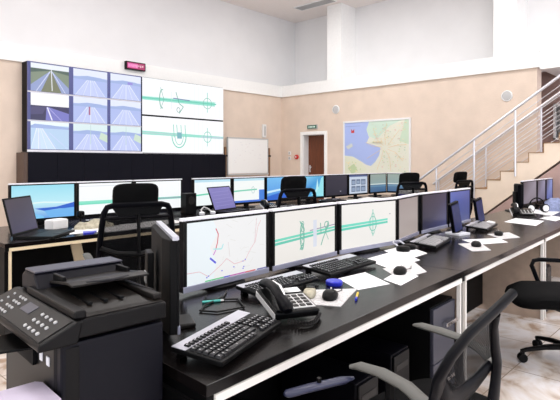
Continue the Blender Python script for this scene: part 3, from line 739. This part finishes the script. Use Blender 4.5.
    # replaced below by world coordinates
def world_loop(t):
    inv = (Matrix.Translation(t.location) @ Matrix.Rotation(t.rotation_euler.z,4,'Z')).inverted()
    def Lp(ps): return [tuple(inv @ Vector(p)) for p in ps]
    A = [(1.35,.66,.62),(1.29,.635,.70),(1.262,.612,.79),(1.232,.59,.85),(1.245,.565,.905),(1.31,.55,.945),(1.405,.535,.975),(1.49,.525,.998),(1.547,.515,1.02)]
    MB().sweep(Lp(A),[.05,.046,.040,.034,.030,.028,.025,.022,.014],[.014]*9,n=12,up=(0,1,0)).build('back_blade','black2',t,smooth=True)
    R_ = [(1.455,.53,.975),(1.478,.545,.93),(1.53,.56,.86),(1.56,.565,.80),(1.56,.57,.74),(1.555,.575,.68),(1.53,.60,.58),(1.48,.64,.48)]
    MB().sweep(Lp(R_),[.014,.016,.018,.021,.026,.034,.04,.045],[.012]*8,n=12,up=(0,1,0)).build('back_upright','black2',t,smooth=True)
    U = [(1.255,.60,.84),(1.285,.60,.78),(1.34,.605,.748),(1.41,.605,.742),(1.48,.60,.755),(1.55,.585,.79)]
    MB().sweep(Lp(U),[.02,.03,.036,.036,.03,.02],[.012]*6,n=12,up=(0,1,0)).build('back_crossbar','black2',t,smooth=True)
    Lw = [(1.36,.655,.62),(1.41,.655,.60),(1.46,.65,.60)]
    MB().sweep(Lp(Lw),.03,.014,n=12,up=(0,1,0)).build('back_stem','black2',t,smooth=True)
    # mesh net stretched in the loop
    vs=Lp([(1.245,.59,.86),(1.30,.585,.79),(1.41,.60,.775),(1.52,.585,.81),(1.555,.575,.82),(1.50,.55,.90),(1.46,.535,.965),(1.405,.54,.97),(1.31,.555,.94),(1.25,.57,.90)])
    MB().add(vs,[tuple(range(len(vs)))]).build('mesh_back','mesh',t)
    for pts_,nm in (([(1.49,1.05,.675),(1.505,1.02,.682),(1.50,.93,.686),(1.475,.82,.68),(1.43,.715,.66),(1.40,.66,.64)],0),([(2.07,1.11,.675),(2.06,1.075,.682),(2.04,.98,.686),(2.02,.87,.684),(1.97,.77,.675),(1.90,.70,.66)],1)):
        MB().sweep(Lp(pts_),[.012,.026,.029,.029,.027,.02],[.006,.012,.013,.013,.013,.012],n=12).build('armrest','armg',t,smooth=True)
    for x_ in (1.47,2.0):
        MB().sweep(Lp([(1.74+(x_-1.74)*.75,.84,.42),(x_,.86,.46),(x_+.01,.88,.56),(x_+.01,.88,.675)]),.018,n=8).build('arm_support','black',t,smooth=True)
    MB().sweep(Lp([(1.70,.80,.41),(1.62,.70,.43),(1.50,.66,.52),(1.44,.65,.60)]),[.035]*4,[.014]*4,n=8).build('back_spine','black',t,smooth=True)
chair('nearest black office chair with looped frame back and grey arm pads, at the bottom right', (1.74,.84,0), radians(-8), custom=world_loop, arms=False)

# cable tray bar finished here
t = bpy.data.objects['cable_tray']
MB().sweep([(0,0,0),(.012,-.004,0),(.10,-.03,0),(.22,-.075,0),(.26,-.09,0)],[.008,.02,.022,.02,.008],[.006,.012,.012,.012,.006],n=10).build('bar','armb',t,smooth=True)
MB().cyl((.13,-.04,0),(.13,-.04,.026),.008).build('hanger','black',t,smooth=True)

# ------------------------------------------------------------------ keyboards
def keyboard(label, c, ang, W=.46, D=.17, silver=True, detail=True, z=.75):
    t = thing('keyboard', label, 'keyboard', (c[0],c[1],z), ang)
    tilt = .10
    X = Matrix.Translation((0,-D/2,.012)) @ Matrix.Rotation(tilt,4,'X'); py_ = (D-.048)/6.1
    b = MB(); b.x = X; b.box(-W/2,W/2,0,D,0,.018).build('body','black',t,bevel=.004)
    b = MB(); b.x = X; b.box(-W/2+.002,W/2-.002,D-.03-(py_*1.05 if detail else 0),D-.001,.0175,.0195).build('top_strip','silver' if silver else 'dgrey',t)
    for sx in (-1,1):
        fb = MB(); fb.x = X; fb.box(sx*(W/2-.05)-.02,sx*(W/2-.05)+.02,D-.02,D-.005,-.012-D*tilt*.9,0); fb.build('foot','black',t)
    pitch = .0192; py = (D-.048)/6.1
    keys = []
    ncol = int((W*.66)/pitch)
    x0 = -W/2+.012
    for r in range(5):
        y = .012+r*py
        if r == 0:
            x = x0
            for w_ in (1.3,1.2,1.3,5.6,1.3,1.2,1.3): keys.append((x+w_*pitch/2,y+py/2,w_)); x += w_*pitch
        else:
            off = {1:2.1,2:1.7,3:1.5,4:1.0}[r]
            keys.append((x0+off*pitch/2,y+py/2,off)); x = x0+off*pitch
            for i in range({1:10,2:11,3:12,4:13}[r]): keys.append((x+pitch/2,y+py/2,1)); x += pitch
            rem = (x0+15.2*pitch-x)/pitch
            if rem > .5: keys.append((x+rem*pitch/2,y+py/2,rem))
    for i in range(12): keys.append((x0+(i+.5)*pitch*1.2+.01,.012+5.35*py+py/2,1.0))
    xn = x0+15.7*pitch
    for r in range(5):
        for i in range(3):
            if xn+i*pitch+pitch < W/2+.001 and not (r == 1 and i != 1) : keys.append((xn+(i+.5)*pitch,.012+(r+.5)*py,1))
    xm = xn+3.4*pitch
    for r in range(5):
        for i in range(4):
            if xm+(i+1)*pitch < W/2-.004: keys.append((xm+(i+.5)*pitch,.012+(r+.5)*py,1))
    def cap(b,x,y,w_):
        hw=w_*pitch/2-.0016; hd=py/2-.0018; z0=.017; z1=.026
        b.add([(x-hw,y-hd,z0),(x+hw,y-hd,z0),(x+hw,y+hd,z0),(x-hw,y+hd,z0),(x-hw+.002,y-hd+.002,z1),(x+hw-.002,y-hd+.002,z1),(x+hw-.002,y+hd-.002,z1),(x-hw+.002,y+hd-.002,z1)],
          [(0,3,2,1),(4,5,6,7),(0,1,5,4),(1,2,6,5),(2,3,7,6),(3,0,4,7)])
        if detail:
            b.use('legend').add([(x-.0045,y-.001,z1+.0002),(x-.0005,y-.001,z1+.0002),(x-.0005,y+.0045,z1+.0002),(x-.0045,y+.0045,z1+.0002)],[(0,1,2,3)]).use('key')
    if detail:
        cache = {}
        for x,y,w_ in keys[:98]:
            w_ = round(w_,2)
            if w_ not in cache:
                b = MB().use('key'); cap(b,0,0,w_); o = b.build('key',None,t); cache[w_] = o
            else:
                o = cache[w_].copy(); C.objects.link(o); o.parent = t
            o.matrix_local = X @ Matrix.Translation((x,y,0))
    else:
        b = MB(); b.x = X
        for x,y,w_ in keys: cap(b,x,y,w_)
        b.build('keys','farkey' if ('grey keyboard' in label or 'terminal' in label) else 'key',t)
    return t
keyboard('black keyboard with silver top strip at the very front corner of the desk', (1.215,1.372), radians(18.5), W=.45, D=.195)
keyboard('black keyboard with silver top strip half hidden behind the desk phone', (1.91,1.785), radians(1), W=.46, D=.16)
keyboard('black keyboard with pale top strip below the green junction screens', (2.50,1.83), radians(2), W=.50, D=.20)
keyboard('grey keyboard in front of the grey-brown and blue-black screens', (3.74,1.86), radians(12), W=.50, D=.20, detail=False)
keyboard('keyboard beside the right leaning terminal', (4.98,1.95), radians(10), W=.50, D=.20, detail=False)
keyboard('keyboard on the rear desk in front of the white screen, left of the tall chair', (2.75,5.02), radians(4), W=.5, D=.18, detail=False)
keyboard('keyboard on the rear desk before the black screen', (6.55,4.95), radians(-3), W=.5, D=.18, detail=False)

# ------------------------------------------------------------------ mice, pads, paper
def mouse(label, c, ang, m='black', name='computer_mouse'):
    t = thing(name, label, 'mouse', (c[0],c[1],c[2] if len(c) > 2 else .75), ang)
    def fn(a,b,h):
        k = 1-((b+.01)/.08)**2*.55
        return (a,b,h*max(.3,k))
    MB().pad(.076,.135,[(.002,.9),(.012,1),(.026,.9),(.036,.68),(.041,.4)],fn=fn,e=2.5,n=24).build('body',m,t,smooth=True)
    MB().cyl((-.003,.035,.034),(.003,.035,.034),.008,n=12).build('scroll_wheel','grey',t,smooth=True)
    MB().sweep([(0,.05,.008),(.01,.09,.004),(.04,.14,.004),(.03,.22,.004)],.002,n=6).build('cable','black',t,smooth=True)
    return t
def sheet(name, label, cat, poly, z=.75, m='paper', h=.0012, lines=0, group=None):
    cx = sum(p[0] for p in poly)/len(poly); cy = sum(p[1] for p in poly)/len(poly)
    t = thing(name, label, cat, (cx,cy,z), group=group)
    MB().prism([(p[0]-cx,p[1]-cy) for p in poly],0,h).build('sheet',m,t)
    if lines:
        b = MB(); a,b2,c2,d2 = [Vector((p[0]-cx,p[1]-cy)) for p in poly[:4]]
        for i in range(lines):
            f = .12+.76*i/max(1,lines-1)
            p0 = a.lerp(d2,f).lerp(b2.lerp(c2,f),.1); p1 = a.lerp(d2,f).lerp(b2.lerp(c2,f),.55+.35*random.random())
            dd = (d2-a).normalized()*.0025
            b.add([(p0.x,p0.y,h+.0003),(p1.x,p1.y,h+.0003),(p1.x+dd.x,p1.y+dd.y,h+.0003),(p0.x+dd.x,p0.y+dd.y,h+.0003)],[(0,1,2,3)])
        b.build('print','dgrey',t)
    return t
sheet('mouse_pad','pale printed mat under the mouse beside the phone','mat',[(1.78,1.50),(1.86,1.36),(2.18,1.49),(2.0,1.64)],m='paperp',h=.003)
mouse('black mouse on the pale mat beside the desk phone', (1.94,1.48,.7532), radians(-60))
t = thing('remote_microphone','small khaki and black device behind the mouse on the pale mat','device',(1.90,1.575,.7532),radians(-58))
MB().pad(.06,.13,[(.0,.9),(.012,1),(.026,.9),(.034,.6)],e=3).build('body','khaki',t,smooth=True); MB().box(-.02,.02,.02,.055,.03,.037).build('button','black',t)
t = thing('sticky_note_roll','blue tape roll lying behind the mouse','tape',(2.17,1.63,.75))
b=MB(); b.lathe([(.026,0),(.042,0),(.045,.006),(.045,.020),(.04,.025),(.026,.025)],n=24).build('roll','blue',t,smooth=True); MB().lathe([(.0255,.002),(.0255,.023),(.021,.023)],n=20).build('core','ivory',t,smooth=True)
sheet('paper_sheet','printed sheet in front of the pale-strip keyboard','paper',[(2.165,1.475),(2.388,1.423),(2.54,1.68),(2.30,1.70)],m='paper',lines=7)
sheet('paper_sheet','second sheet beside the blue tape, partly under the printed sheet','paper',[(2.39,1.36),(2.66,1.40),(2.73,1.56),(2.45,1.50)],z=.7512,m='paper',lines=3)
sheet('paper_sheet','wide blank sheet right of the pale-strip keyboard','paper',[(2.72,1.62),(3.10,1.62),(3.32,1.92),(2.86,1.90)],z=.7512,m='paper')
sheet('paper_sheet','blank sheet lying below the grey-brown screen','paper',[(3.02,1.68),(3.36,1.70),(3.56,1.99),(3.24,1.98)],z=.7524,m='paper')
sheet('paper_sheet','front corner sheet under the single mouse, left of the white sheets','paper',[(2.52,1.44),(2.80,1.42),(3.02,1.62),(2.70,1.66)],z=.75,m='paperp')
mouse('black mouse on white papers before the green junction screen', (2.655,1.515,.7515), radians(-70))
t = thing('pen','yellow and blue pen lying between the papers and the desk edge','pen',(2.08,1.42,.75),radians(28))
MB().cyl((-.07,0,.006),(.02,0,.006),.0055).build('barrel','yellow',t,smooth=True); MB().cyl((-.105,0,.006),(-.07,0,.006),.006).build('cap','blue',t,smooth=True)
bpy.data.objects['pen'].rotation_euler.z = radians(30)
t = thing('pen','teal pen lying in front of the map screen','pen',(1.515,1.835,.75),radians(-28))
MB().cyl((-.05,0,.006),(.035,0,.006),.006).build('barrel','teal',t,smooth=True); MB().cyl((.035,0,.006),(.05,0,.006),.0045).build('tip','ivory',t,smooth=True)
sheet('mouse_pad','light mat under the near mouse beside the grey keyboard','mat',[(3.66,1.50),(3.80,1.42),(4.10,1.62),(3.92,1.72)],m='paperp',h=.003)
mouse('black mouse on a light mat right of the grey keyboard', (3.90,1.57,.7532), radians(-65))
sheet('paper_sheet','long white sheet behind the mouse with the light mat','paper',[(3.98,1.60),(4.27,1.46),(4.45,1.60),(4.15,1.79)],z=.7505,m='paper')
sheet('mouse_pad','light mat under the far mouse, by the right leaning terminal','mat',[(4.40,1.56),(4.62,1.48),(4.88,1.66),(4.62,1.76)],m='paperp',h=.003)
mouse('black mouse on the far light mat', (4.62,1.66,.7532), radians(-70))
sheet('paper_sheet','large white sheet in front of the far desk phone','paper',[(5.57,1.63),(6.10,1.70),(6.19,2.03),(5.70,1.99)],m='paper')
sheet('paper_sheet','small white slip left of the far desk phone','paper',[(5.45,2.02),(5.62,2.05),(5.72,2.16),(5.52,2.13)],m='paper')
sheet('paper_sheet','white papers at the right edge of the picture beside the headphones','paper',[(6.75,1.80),(7.35,1.86),(7.5,2.2),(7.0,2.15)],m='paper')
sheet('paper_sheet','lower white papers at the right edge below the headphones','paper',[(6.15,1.60),(6.6,1.62),(6.75,1.78),(6.35,1.82)],m='paper')
# cable on the desk
cbl = MB().sweep([(1.55,1.93,.756),(1.50,1.88,.756),(1.62,1.78,.756),(1.55,1.66,.756),(1.42,1.69,.756),(1.38,1.76,.756),(1.45,1.81,.756),(1.60,1.86,.757),(1.68,1.93,.757)],.004,n=8)
tag(cbl.build('cable','dgrey',None,smooth=True),'thin dark cable looping over the desk before the map screen','cable')
# microphone post
t = thing('gooseneck_stand','short black cylinder post in front of the gap beside the map screen','stand',(1.715,1.652,.75))
MB().lathe([(.03,0),(.03,.012),(.022,.02),(.022,.09),(.018,.095)],n=18).build('post','black',t,smooth=True); MB().lathe([(.0235,.055),(.0235,.062)],n=18).build('ring','grey',t,smooth=True)

# ------------------------------------------------------------------ phones
def phone(label, c, ang, s=1.0):
    t = thing('desk_phone', label, 'phone', (c[0],c[1],.75), ang)
    t.scale = (s,s,s)
    X = Matrix.Translation((0,-.11,.01)) @ Matrix.Rotation(.16,4,'X')
    b = MB(); b.x = X; b.box(-.10,.082,0,.22,0,.03).build('base','black',t,bevel=.008)
    b = MB(); b.x = X; b.box(-.095,-.035,.005,.215,.03,.036).build('cradle','black',t,bevel=.004)
    b = MB(); b.x = X; b.box(-.02,.072,.02,.145,.029,.033).build('keypad_panel','grey',t,bevel=.003)
    b = MB(); b.x = X; b.box(-.02,.07,.16,.205,.03,.033).build('display','lens',t)
    for r in range(4):
        for i in range(3):
            b = MB(); b.x = X; x_=-.014+i*.028; y_=.03+r*.028; b.box(x_,x_+.021,y_,y_+.019,.03,.036).build('phone_key','dgrey',t,bevel=.002)
    b = MB(); b.x = X
    b.sweep([(-.065,-.035,.05),(-.065,-.015,.058),(-.065,.05,.072),(-.065,.11,.078),(-.065,.17,.072),(-.065,.215,.058),(-.065,.232,.05)],[.018,.028,.022,.019,.022,.028,.018],[.012,.019,.013,.012,.013,.019,.012],n=14).build('handset','black2',t,smooth=True)
    b = MB(); b.x = X; b.sweep([(-.055,.03,.085),(-.052,.09,.098),(-.055,.16,.090)],[.003,.005,.003],[.001]*3,n=8).build('handset_highlight','ivory',t,smooth=True)  # white highlight on the handset, painted as a thin pale strip
    b = MB(); b.x = X; b.box(-.102,-.100,0,.22,.004,.026).build('base_trim','ivory',t)
    pts=[]
    for i in range(60):
        f=i/59; pts.append((-.065+.15*f+.006*cos(i*1.6), -.15-.06*sin(f*pi)+.05*f, .016+.010*sin(i*1.6)))
    MB().sweep(pts,.004,n=6).build('coiled_cord','dgrey',t,smooth=True)
    return t
phone('black and silver desk phone with handset at the front of the nearest desk', (1.635,1.47), radians(-26), 1.1)
phone('black desk phone with handset on the far desk before the three monitors', (6.35,2.0), radians(-65), 1.3)
# headphones
t = thing('headphones','black headphones with a round white ear pad before the far three monitors','headphones',(7.0,2.02,.75),radians(-40))
MB().sweep([(.09*cos(a_)*1.1,.03,.1+.09*sin(a_)) for a_ in [0,.4,.8,1.2,pi/2,1.95,2.35,2.75,pi]],.009,n=8).build('headband','black',t,smooth=True)
for s in (-1,1):
    b=MB(); b.sweep([(s*.1,.0,.06),(s*.1,.035,.06)],.055,n=20).build('ear_cup','black',t,smooth=True)
    b=MB(); b.sweep([(s*.1,-.012,.06),(s*.1,0,.06)],.04,n=20).build('ear_pad','ivory',t,smooth=True)
t = thing('folded_cloth','blue-grey cloth heap behind the headphones at the right edge','cloth',(7.6,2.0,.75))
MB().pad(.55,.3,[(0,1),(.05,.95),(.09,.7),(.12,.35)],fn=lambda a,b,h:(a,b,h*(1+.35*sin(a*22+b*9)) if h>0 else 0),e=2.6,n=40).build('cloth','bluecl',t,smooth=True)

t = thing('headset','pair of grey and black headset ear cups between the two white paper stacks','headset',(3.38,1.87,.7538))
for q,(x_,y_) in enumerate(((-.06,0),(.05,.01))):
    b=MB(); b.lathe([(.02,0),(.045,0),(.05,.01),(.05,.025),(.04,.035),(.02,.035)],(x_,y_,0),n=20).build('ear_cup','black',t,smooth=True)
    b=MB(); b.lathe([(.02,.003),(.02,.03),(.012,.03)],(x_,y_,0),n=16).build('ear_pad','pale_grey',t,smooth=True)
MB().sweep([(-.06,.04,.03),(-.05,.09,.05),(0,.11,.055),(.05,.09,.05),(.05,.05,.03)],.006,n=8).build('headband','silver',t,smooth=True)

# ------------------------------------------------------------------ rear desk items
def laptop(label, c, ang, W, D, H, scr, tilt=20, z=.75, name='laptop', top='black'):
    t = thing(name, label, 'laptop', (c[0],c[1],z), ang)
    MB().box(-W/2,W/2,-D,0,0,.022).build('base',top,t,bevel=.004)
    b = MB()
    for r in range(5):
        for i in range(13): b.box(-W/2+.02+i*(W-.04)/13, -W/2+.02+i*(W-.04)/13+.017, -.05-r*.02, -.035-r*.02, .022,.025)
    b.build('keys','key',t)
    X = Matrix.Translation((0,0,.02)) @ Matrix.Rotation(-radians(tilt),4,'X')
    b = MB(); b.x = X; b.box(-W/2,W/2,0,.012,0,H).build('lid',top,t,bevel=.003)
    p = Pic(W-.03,H-.035); scr(p); o = p.build('screen',t); o.matrix_local = X @ Matrix.Translation((-W/2+.015,-.0006,.02))
    MB().box(-.05,.05,-D+.02,-D+.075,.022,.0235).build('touchpad','dgrey',t)
    return t
def pic_lap(p): p.poly([(0,0),(1,0),(1,1),(0,1)],None,[(44,38,70),(56,48,84),(40,34,56),(52,42,58)])
def pic_tab(p):
    p.rect(0,0,1,1,(112,108,176),(124,118,186)); 
    for i in range(5): p.line([(.1,.15+i*.16),(.9,.18+i*.16)],.003,(150,148,205))
laptop('open black laptop at the left end of the rear row', (1.78,4.74), radians(42), .46, .34, .33, pic_lap, tilt=14)
sheet('notebook','blue notebook beside the open laptop','notebook',[(2.14,4.40),(2.24,4.40),(2.32,4.50),(2.2,4.53)],m='blue',h=.012)
t = thing('mug','white square paper holder between the laptop and the papers','holder',(2.16,5.0,.75),.3)
MB().prism([(-.09,-.06),(.09,-.06),(.09,.06),(-.09,.06)],0,.085).build('holder','ivory',t,bevel=.006); t.name='paper_holder'
MB().box(-.08,.08,-.05,.05,.085,.092).build('paper','paper',t)
t = thing('webcam','small black camera on a stand before the wave wallpaper screen','webcam',(2.50,5.20,.75))
MB().lathe([(.045,0),(.045,.01),(.012,.02),(.01,.07)],n=18).build('stand','black',t,smooth=True); MB().pad(.07,.07,[(-.03,.8),(-.02,1),(.02,1),(.03,.8)],fn=lambda a,b,h:(a,h,.10+b),e=4).build('camera_head','black',t,smooth=True)
MB().cyl((0,-.032,.10),(0,-.038,.10),.015).build('lens','lens',t,smooth=True)
sheet('paper_sheet','white sheet hanging near the front edge of the rear desk, left of the tall chair','paper',[(2.06,4.50),(2.75,4.42),(2.85,4.70),(2.25,4.86)],m='paper')
t = thing('folded_cloth','crumpled khaki cloth on the white sheet before the wave wallpaper','cloth',(2.45,4.80,.7512),.1)
MB().pad(.42,.2,[(0,1),(.02,.96),(.045,.7),(.055,.4)],fn=lambda a,b,h:(a,b,h*(1+.5*sin(a*35+b*18)) if h>0 else 0),e=2.4,n=36).build('cloth','khaki',t,smooth=True)
for i,(poly,lab) in enumerate([([(2.35,4.38),(2.72,4.40),(2.80,4.75),(2.45,4.78)],'left crumpled printed sheet seen through the tall chair'),([(2.62,4.40),(3.05,4.42),(3.12,4.78),(2.72,4.80)],'middle printed sheet seen through the tall chair'),([(2.95,4.45),(3.32,4.48),(3.36,4.80),(3.0,4.82)],'right printed sheet behind the tall chair arm')]):
    sheet('paper_sheet',lab,'paper',poly,z=.7515+.0015*i,m='paperp')
laptop('tilted tablet with a violet screen standing on the rear desk', (4.42,5.08), radians(14), .50, .2, .33, pic_tab, tilt=22, name='tablet_computer')
bpy.data.objects['tablet_computer']['category'] = 'tablet'
t = thing('desk_speaker','small black speaker box in the gap between rear monitors','speaker',(3.90,5.20,.75))
MB().box(-.08,.08,-.06,.06,0,.26).build('cabinet','black',t,bevel=.008); MB().cyl((0,-.06,.17),(0,-.066,.17),.05,n=20).build('driver','dgrey',t,smooth=True)
t = thing('headset','small grey headset left of the tablet on the rear desk','headset',(4.0,4.95,.75))
MB().sweep([(-.08,0,.02),(-.06,.05,.06),(0,.07,.09),(.06,.05,.06),(.08,0,.02)],.01,n=8).build('headband','grey',t,smooth=True)
for s in (-1,1): MB().lathe([(.03,0),(.035,.01),(.035,.03),(.02,.04)],(s*.085,0,0),n=16).build('ear_cup','pale_grey',t,smooth=True)
phone('black desk phone on the rear desk at the right of the tablet', (5.0,4.85), radians(-30), 1.1)
mouse('black mouse on the rear desk left of the middle chair', (5.3,4.75), radians(10))
sheet('paper_sheet','white sheet on the rear desk behind the middle chair','paper',[(5.3,4.9),(5.75,4.92),(5.8,5.15),(5.35,5.15)],m='paper')
sheet('paper_sheet','white sheet on the rear desk below the six-window screen','paper',[(6.95,4.8),(7.4,4.85),(7.4,5.1),(7.0,5.1)],m='paper')
t = thing('document_stack','low stack of white papers left of the chair before the seascape screens','papers',(7.1,4.62,.75),.1)
for i in range(3): MB().box(-.16+i*.01,.16+i*.01,-.12,.12,i*.02,i*.02+.018).build('sheaf','paper',t)
t = thing('book_stack','stack of pale and blue books at the far right of the rear desks','books',(8.45,4.65,.75),-.1)
for i,(m_,w_) in enumerate((('ivory',.36),('blue',.34),('paper',.32),('ivory',.30))): MB().box(-w_/2,w_/2,-.13,.13,i*.032,i*.032+.03).build('book',m_,t,bevel=.002)

t = thing('leaning_board','cream board leaning in the dark knee space of the left rear desk','board',(2.36,4.72,0))
b = MB(); b.x = Matrix.Rotation(radians(-12),4,'Y'); b.box(-.05,.05,0,.02,.012,.64).build('board','strip2',t,bevel=.003)
b = MB(); b.x = Matrix.Rotation(radians(-12),4,'Y'); b.box(-.052,.052,-.002,.022,.0,.014).build('edge_guard','black',t)
# ------------------------------------------------------------------ printer
PX,PY = .588,1.38
pr = thing('multifunction_printer','black multifunction printer with document feeder and sloped keypad, bottom left','printer',(PX,PY,.60),radians(-3.5))
def R(*a): return MB().box(*a)
R(.02,.335,.0,.50,0,.30).build('body','printer2',pr,bevel=.006)
MB().prism([(.03,0),(.07,-.006),(.07,.506),(.03,.50),(.015,.46),(.015,.04)],.0,.29).build('front_cover','printer',pr,bevel=.004)
R(.05,.342,-.008,.508,.31,.362).build('scanner_bed','printer',pr,bevel=.006)
R(.055,.09,-.004,.40,.362,.386).build('lid_rail','printer',pr,bevel=.006)
R(.09,.335,.0,.31,.362,.366).build('scanner_lid','ptray',pr,bevel=.002)
b = MB()
for k in range(5): b.box(.30,.335,0,0,0,0) if False else None
vt = MB()
for k in range(5): vt.box(.05,.20,-.0015,.0,.035+k*.014,.042+k*.014)
vt.build('vent','blackm',pr)
# control panel sloping down to the front
MB().prism([(-.045,.300),(-.045,.318),(.055,.361),(.075,.361),(.06,.30)],-.02,.53,'y').build('control_panel','printer',pr,bevel=.006)
X = Matrix.Translation((-.045,.03,.3185)) @ Matrix.Rotation(-atan2(.043,.10),4,'Y')
b = MB(); b.x = X; b.box(.008,.105,-.03,.48,0,.002).build('panel_face','dgrey',pr)
b = MB(); b.x = X; b.box(.055,.09,.19,.27,.002,.004).build('panel_display','printtop',pr)
bk = []
for r in range(4):
    for i in range(3): bk.append((.022+r*.022,.31+i*.025,.006))
for r in range(3):
    for i in range(4): bk.append((.024+r*.026,.02+i*.034,.007))
for r in range(4): bk.append((.022+r*.022,.42,.005)); 
for x_,y_,r_ in bk:
    r_ *= .8
    b = MB(); b.x = X; b.lathe([(r_,.002),(r_,.005),(r_*.8,.007)],(x_,y_,0),n=12).build('button','grey',pr,smooth=True)
# feeder
MB().prism([(.33,.362),(.33,.385),(.375,.428),(.47,.428),(.50,.41),(.50,.362)],.07,.385,'x').build('document_feeder','printer2',pr,bevel=.008)
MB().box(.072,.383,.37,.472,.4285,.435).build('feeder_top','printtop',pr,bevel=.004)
MB().prism([(.345,.396),(.345,.404),(.19,.425),(.15,.421),(.15,.414),(.19,.416)],.11,.37,'x').build('input_tray','ptray',pr,bevel=.002)
MB().sweep([(.16,.17,.421),(.23,.155,.422),(.30,.17,.421)],[.01,.014,.01],[.004]*3,n=10).build('tray_grip','printer2',pr,smooth=True)
for x_ in (.125,.345): MB().box(x_-.006,x_+.006,.25,.34,.405,.43).build('paper_guide','black',pr,bevel=.003)
MB().prism([(.03,.366),(.33,.366),(.33,.385),(.12,.376)],.09,.30,'x').build('output_tray','ptray',pr,bevel=.002)
for x_ in (.13,.18,.23): MB().box(x_,x_+.012,.08,.24,.374,.381).build('tray_rib','black',pr)
MB().box(.312,.342,.02,.33,.366,.385).build('side_rail','ptray',pr,bevel=.005)
MB().prism([(.315,.30),(.342,.05),(.342,.30)],.385,.387).build('rail_cap','dgrey',pr)
# output shelf and paper tray
MB().prism([(-.13,.19),(.02,.15),(.02,.33),(-.15,.33)],.255,.263).build('output_shelf','black',pr,bevel=.003)
MB().box(.005,.06,.18,.46,.20,.295).build('output_slot','blackm',pr)
for y_ in (.07,.125): MB().box(.0125,.015,y_,y_+.022,.225,.25).build('port_sticker','paper',pr)
MB().prism([(-.50,-.06),(-.0,-.06),(.015,-.03),(.015,.12),(-.0,.145),(-.50,.145)],.155,.166).build('paper_tray','black',pr,bevel=.003)
MB().prism([(-.50,-.05),(-.005,-.05),(.01,-.03),(.01,.11),(-.005,.13),(-.50,.13)],.166,.172).build('paper_stack','paperl',pr,bevel=.002)
MB().box(-.49,-.3,-.05,.10,.0,.155).build('tray_leg','black',pr)
# stand
t = thing('printer_cabinet','dark cabinet carrying the printer beside the desk end','cabinet',(.05,1.30,0))
MB().box(0,.82,.0,.60,.02,.60).build('carcass','deskblk',t,bevel=.004)
for x_ in (.01,.415): 
    dd = MB().box(x_,x_+.395,-.018,0,.04,.58).build('door','deskblk',t,bevel=.003); MB().box(x_+.02,x_+.035,-.03,-.018,.4,.5).build('handle','chrome',dd)
MB().box(.02,.80,.02,.58,0,.02).build('plinth','blackm',t)

# ------------------------------------------------------------------ lights and world
def area(name, loc, size, power, col=(1,1,1), rot=(0,0,0), sy=None):
    l = bpy.data.lights.new(name,'AREA'); l.energy = power; l.color = col; l.size = size
    if sy: l.shape = 'RECTANGLE'; l.size_y = sy
    o = bpy.data.objects.new(name,l); C.objects.link(o); o.location = loc; o.rotation_euler = rot; return o
for x in (0.5, 4.2, 7.9):
    for y in (-1.5, 2.4, 6.3):
        area('ceiling_lamp', (x,y,ZC-.05), 1.2, 64, (1,.99,.975), sy=1.2)
# daylight fill: unseen windows behind the camera, plus an added lamp on the left
area('daylight_fill', (4.5,-4.9,2.0), 12, 230, (.82,.87,1), rot=(radians(90),0,0), sy=2.6)
area('daylight_fill', (-3.9,2,1.9), 10, 150, (.92,.95,1), rot=(radians(90),0,radians(-90)), sy=1.8)  # added fill for faces turned left, such as desk side panels
area('stairwell_daylight', (11.1,.5,2.2), 1.5, 40, (.75,.82,1), rot=(radians(90),0,radians(70)), sy=1.5)
W = bpy.data.worlds.new('daylight'); S.world = W; W.use_nodes = True
nt = W.node_tree; bg = nt.nodes['Background']
sk = nt.nodes.new('ShaderNodeTexSky'); sk.sky_type = 'HOSEK_WILKIE'; sk.turbidity = 6; sk.sun_direction = (-.5,-.6,.6)
mx = nt.nodes.new('ShaderNodeMix'); mx.data_type = 'RGBA'; mx.inputs['Factor'].default_value = .75; mx.inputs[7].default_value = (1,1.02,1.08,1)
nt.links.new(sk.outputs['Color'], mx.inputs[6]); nt.links.new(mx.outputs[2], bg.inputs['Color'])
bg.inputs['Strength'].default_value = 1.2

# ------------------------------------------------------------------ camera
cam = bpy.data.cameras.new('camera'); co = bpy.data.objects.new('camera', cam); C.objects.link(co)
cam.sensor_width = 36; cam.lens = 36*510/560; cam.shift_y = -(200-162)/560; cam.clip_start = .02
co.location = (0,0,1.4); co.rotation_euler = (radians(90),0,math.atan(475/510)-pi/2)
S.camera = co
S.view_settings.view_transform = 'Standard'; S.view_settings.look = 'None'; S.view_settings.exposure = 0; S.view_settings.gamma = 1
S.view_settings.use_curve_mapping = False
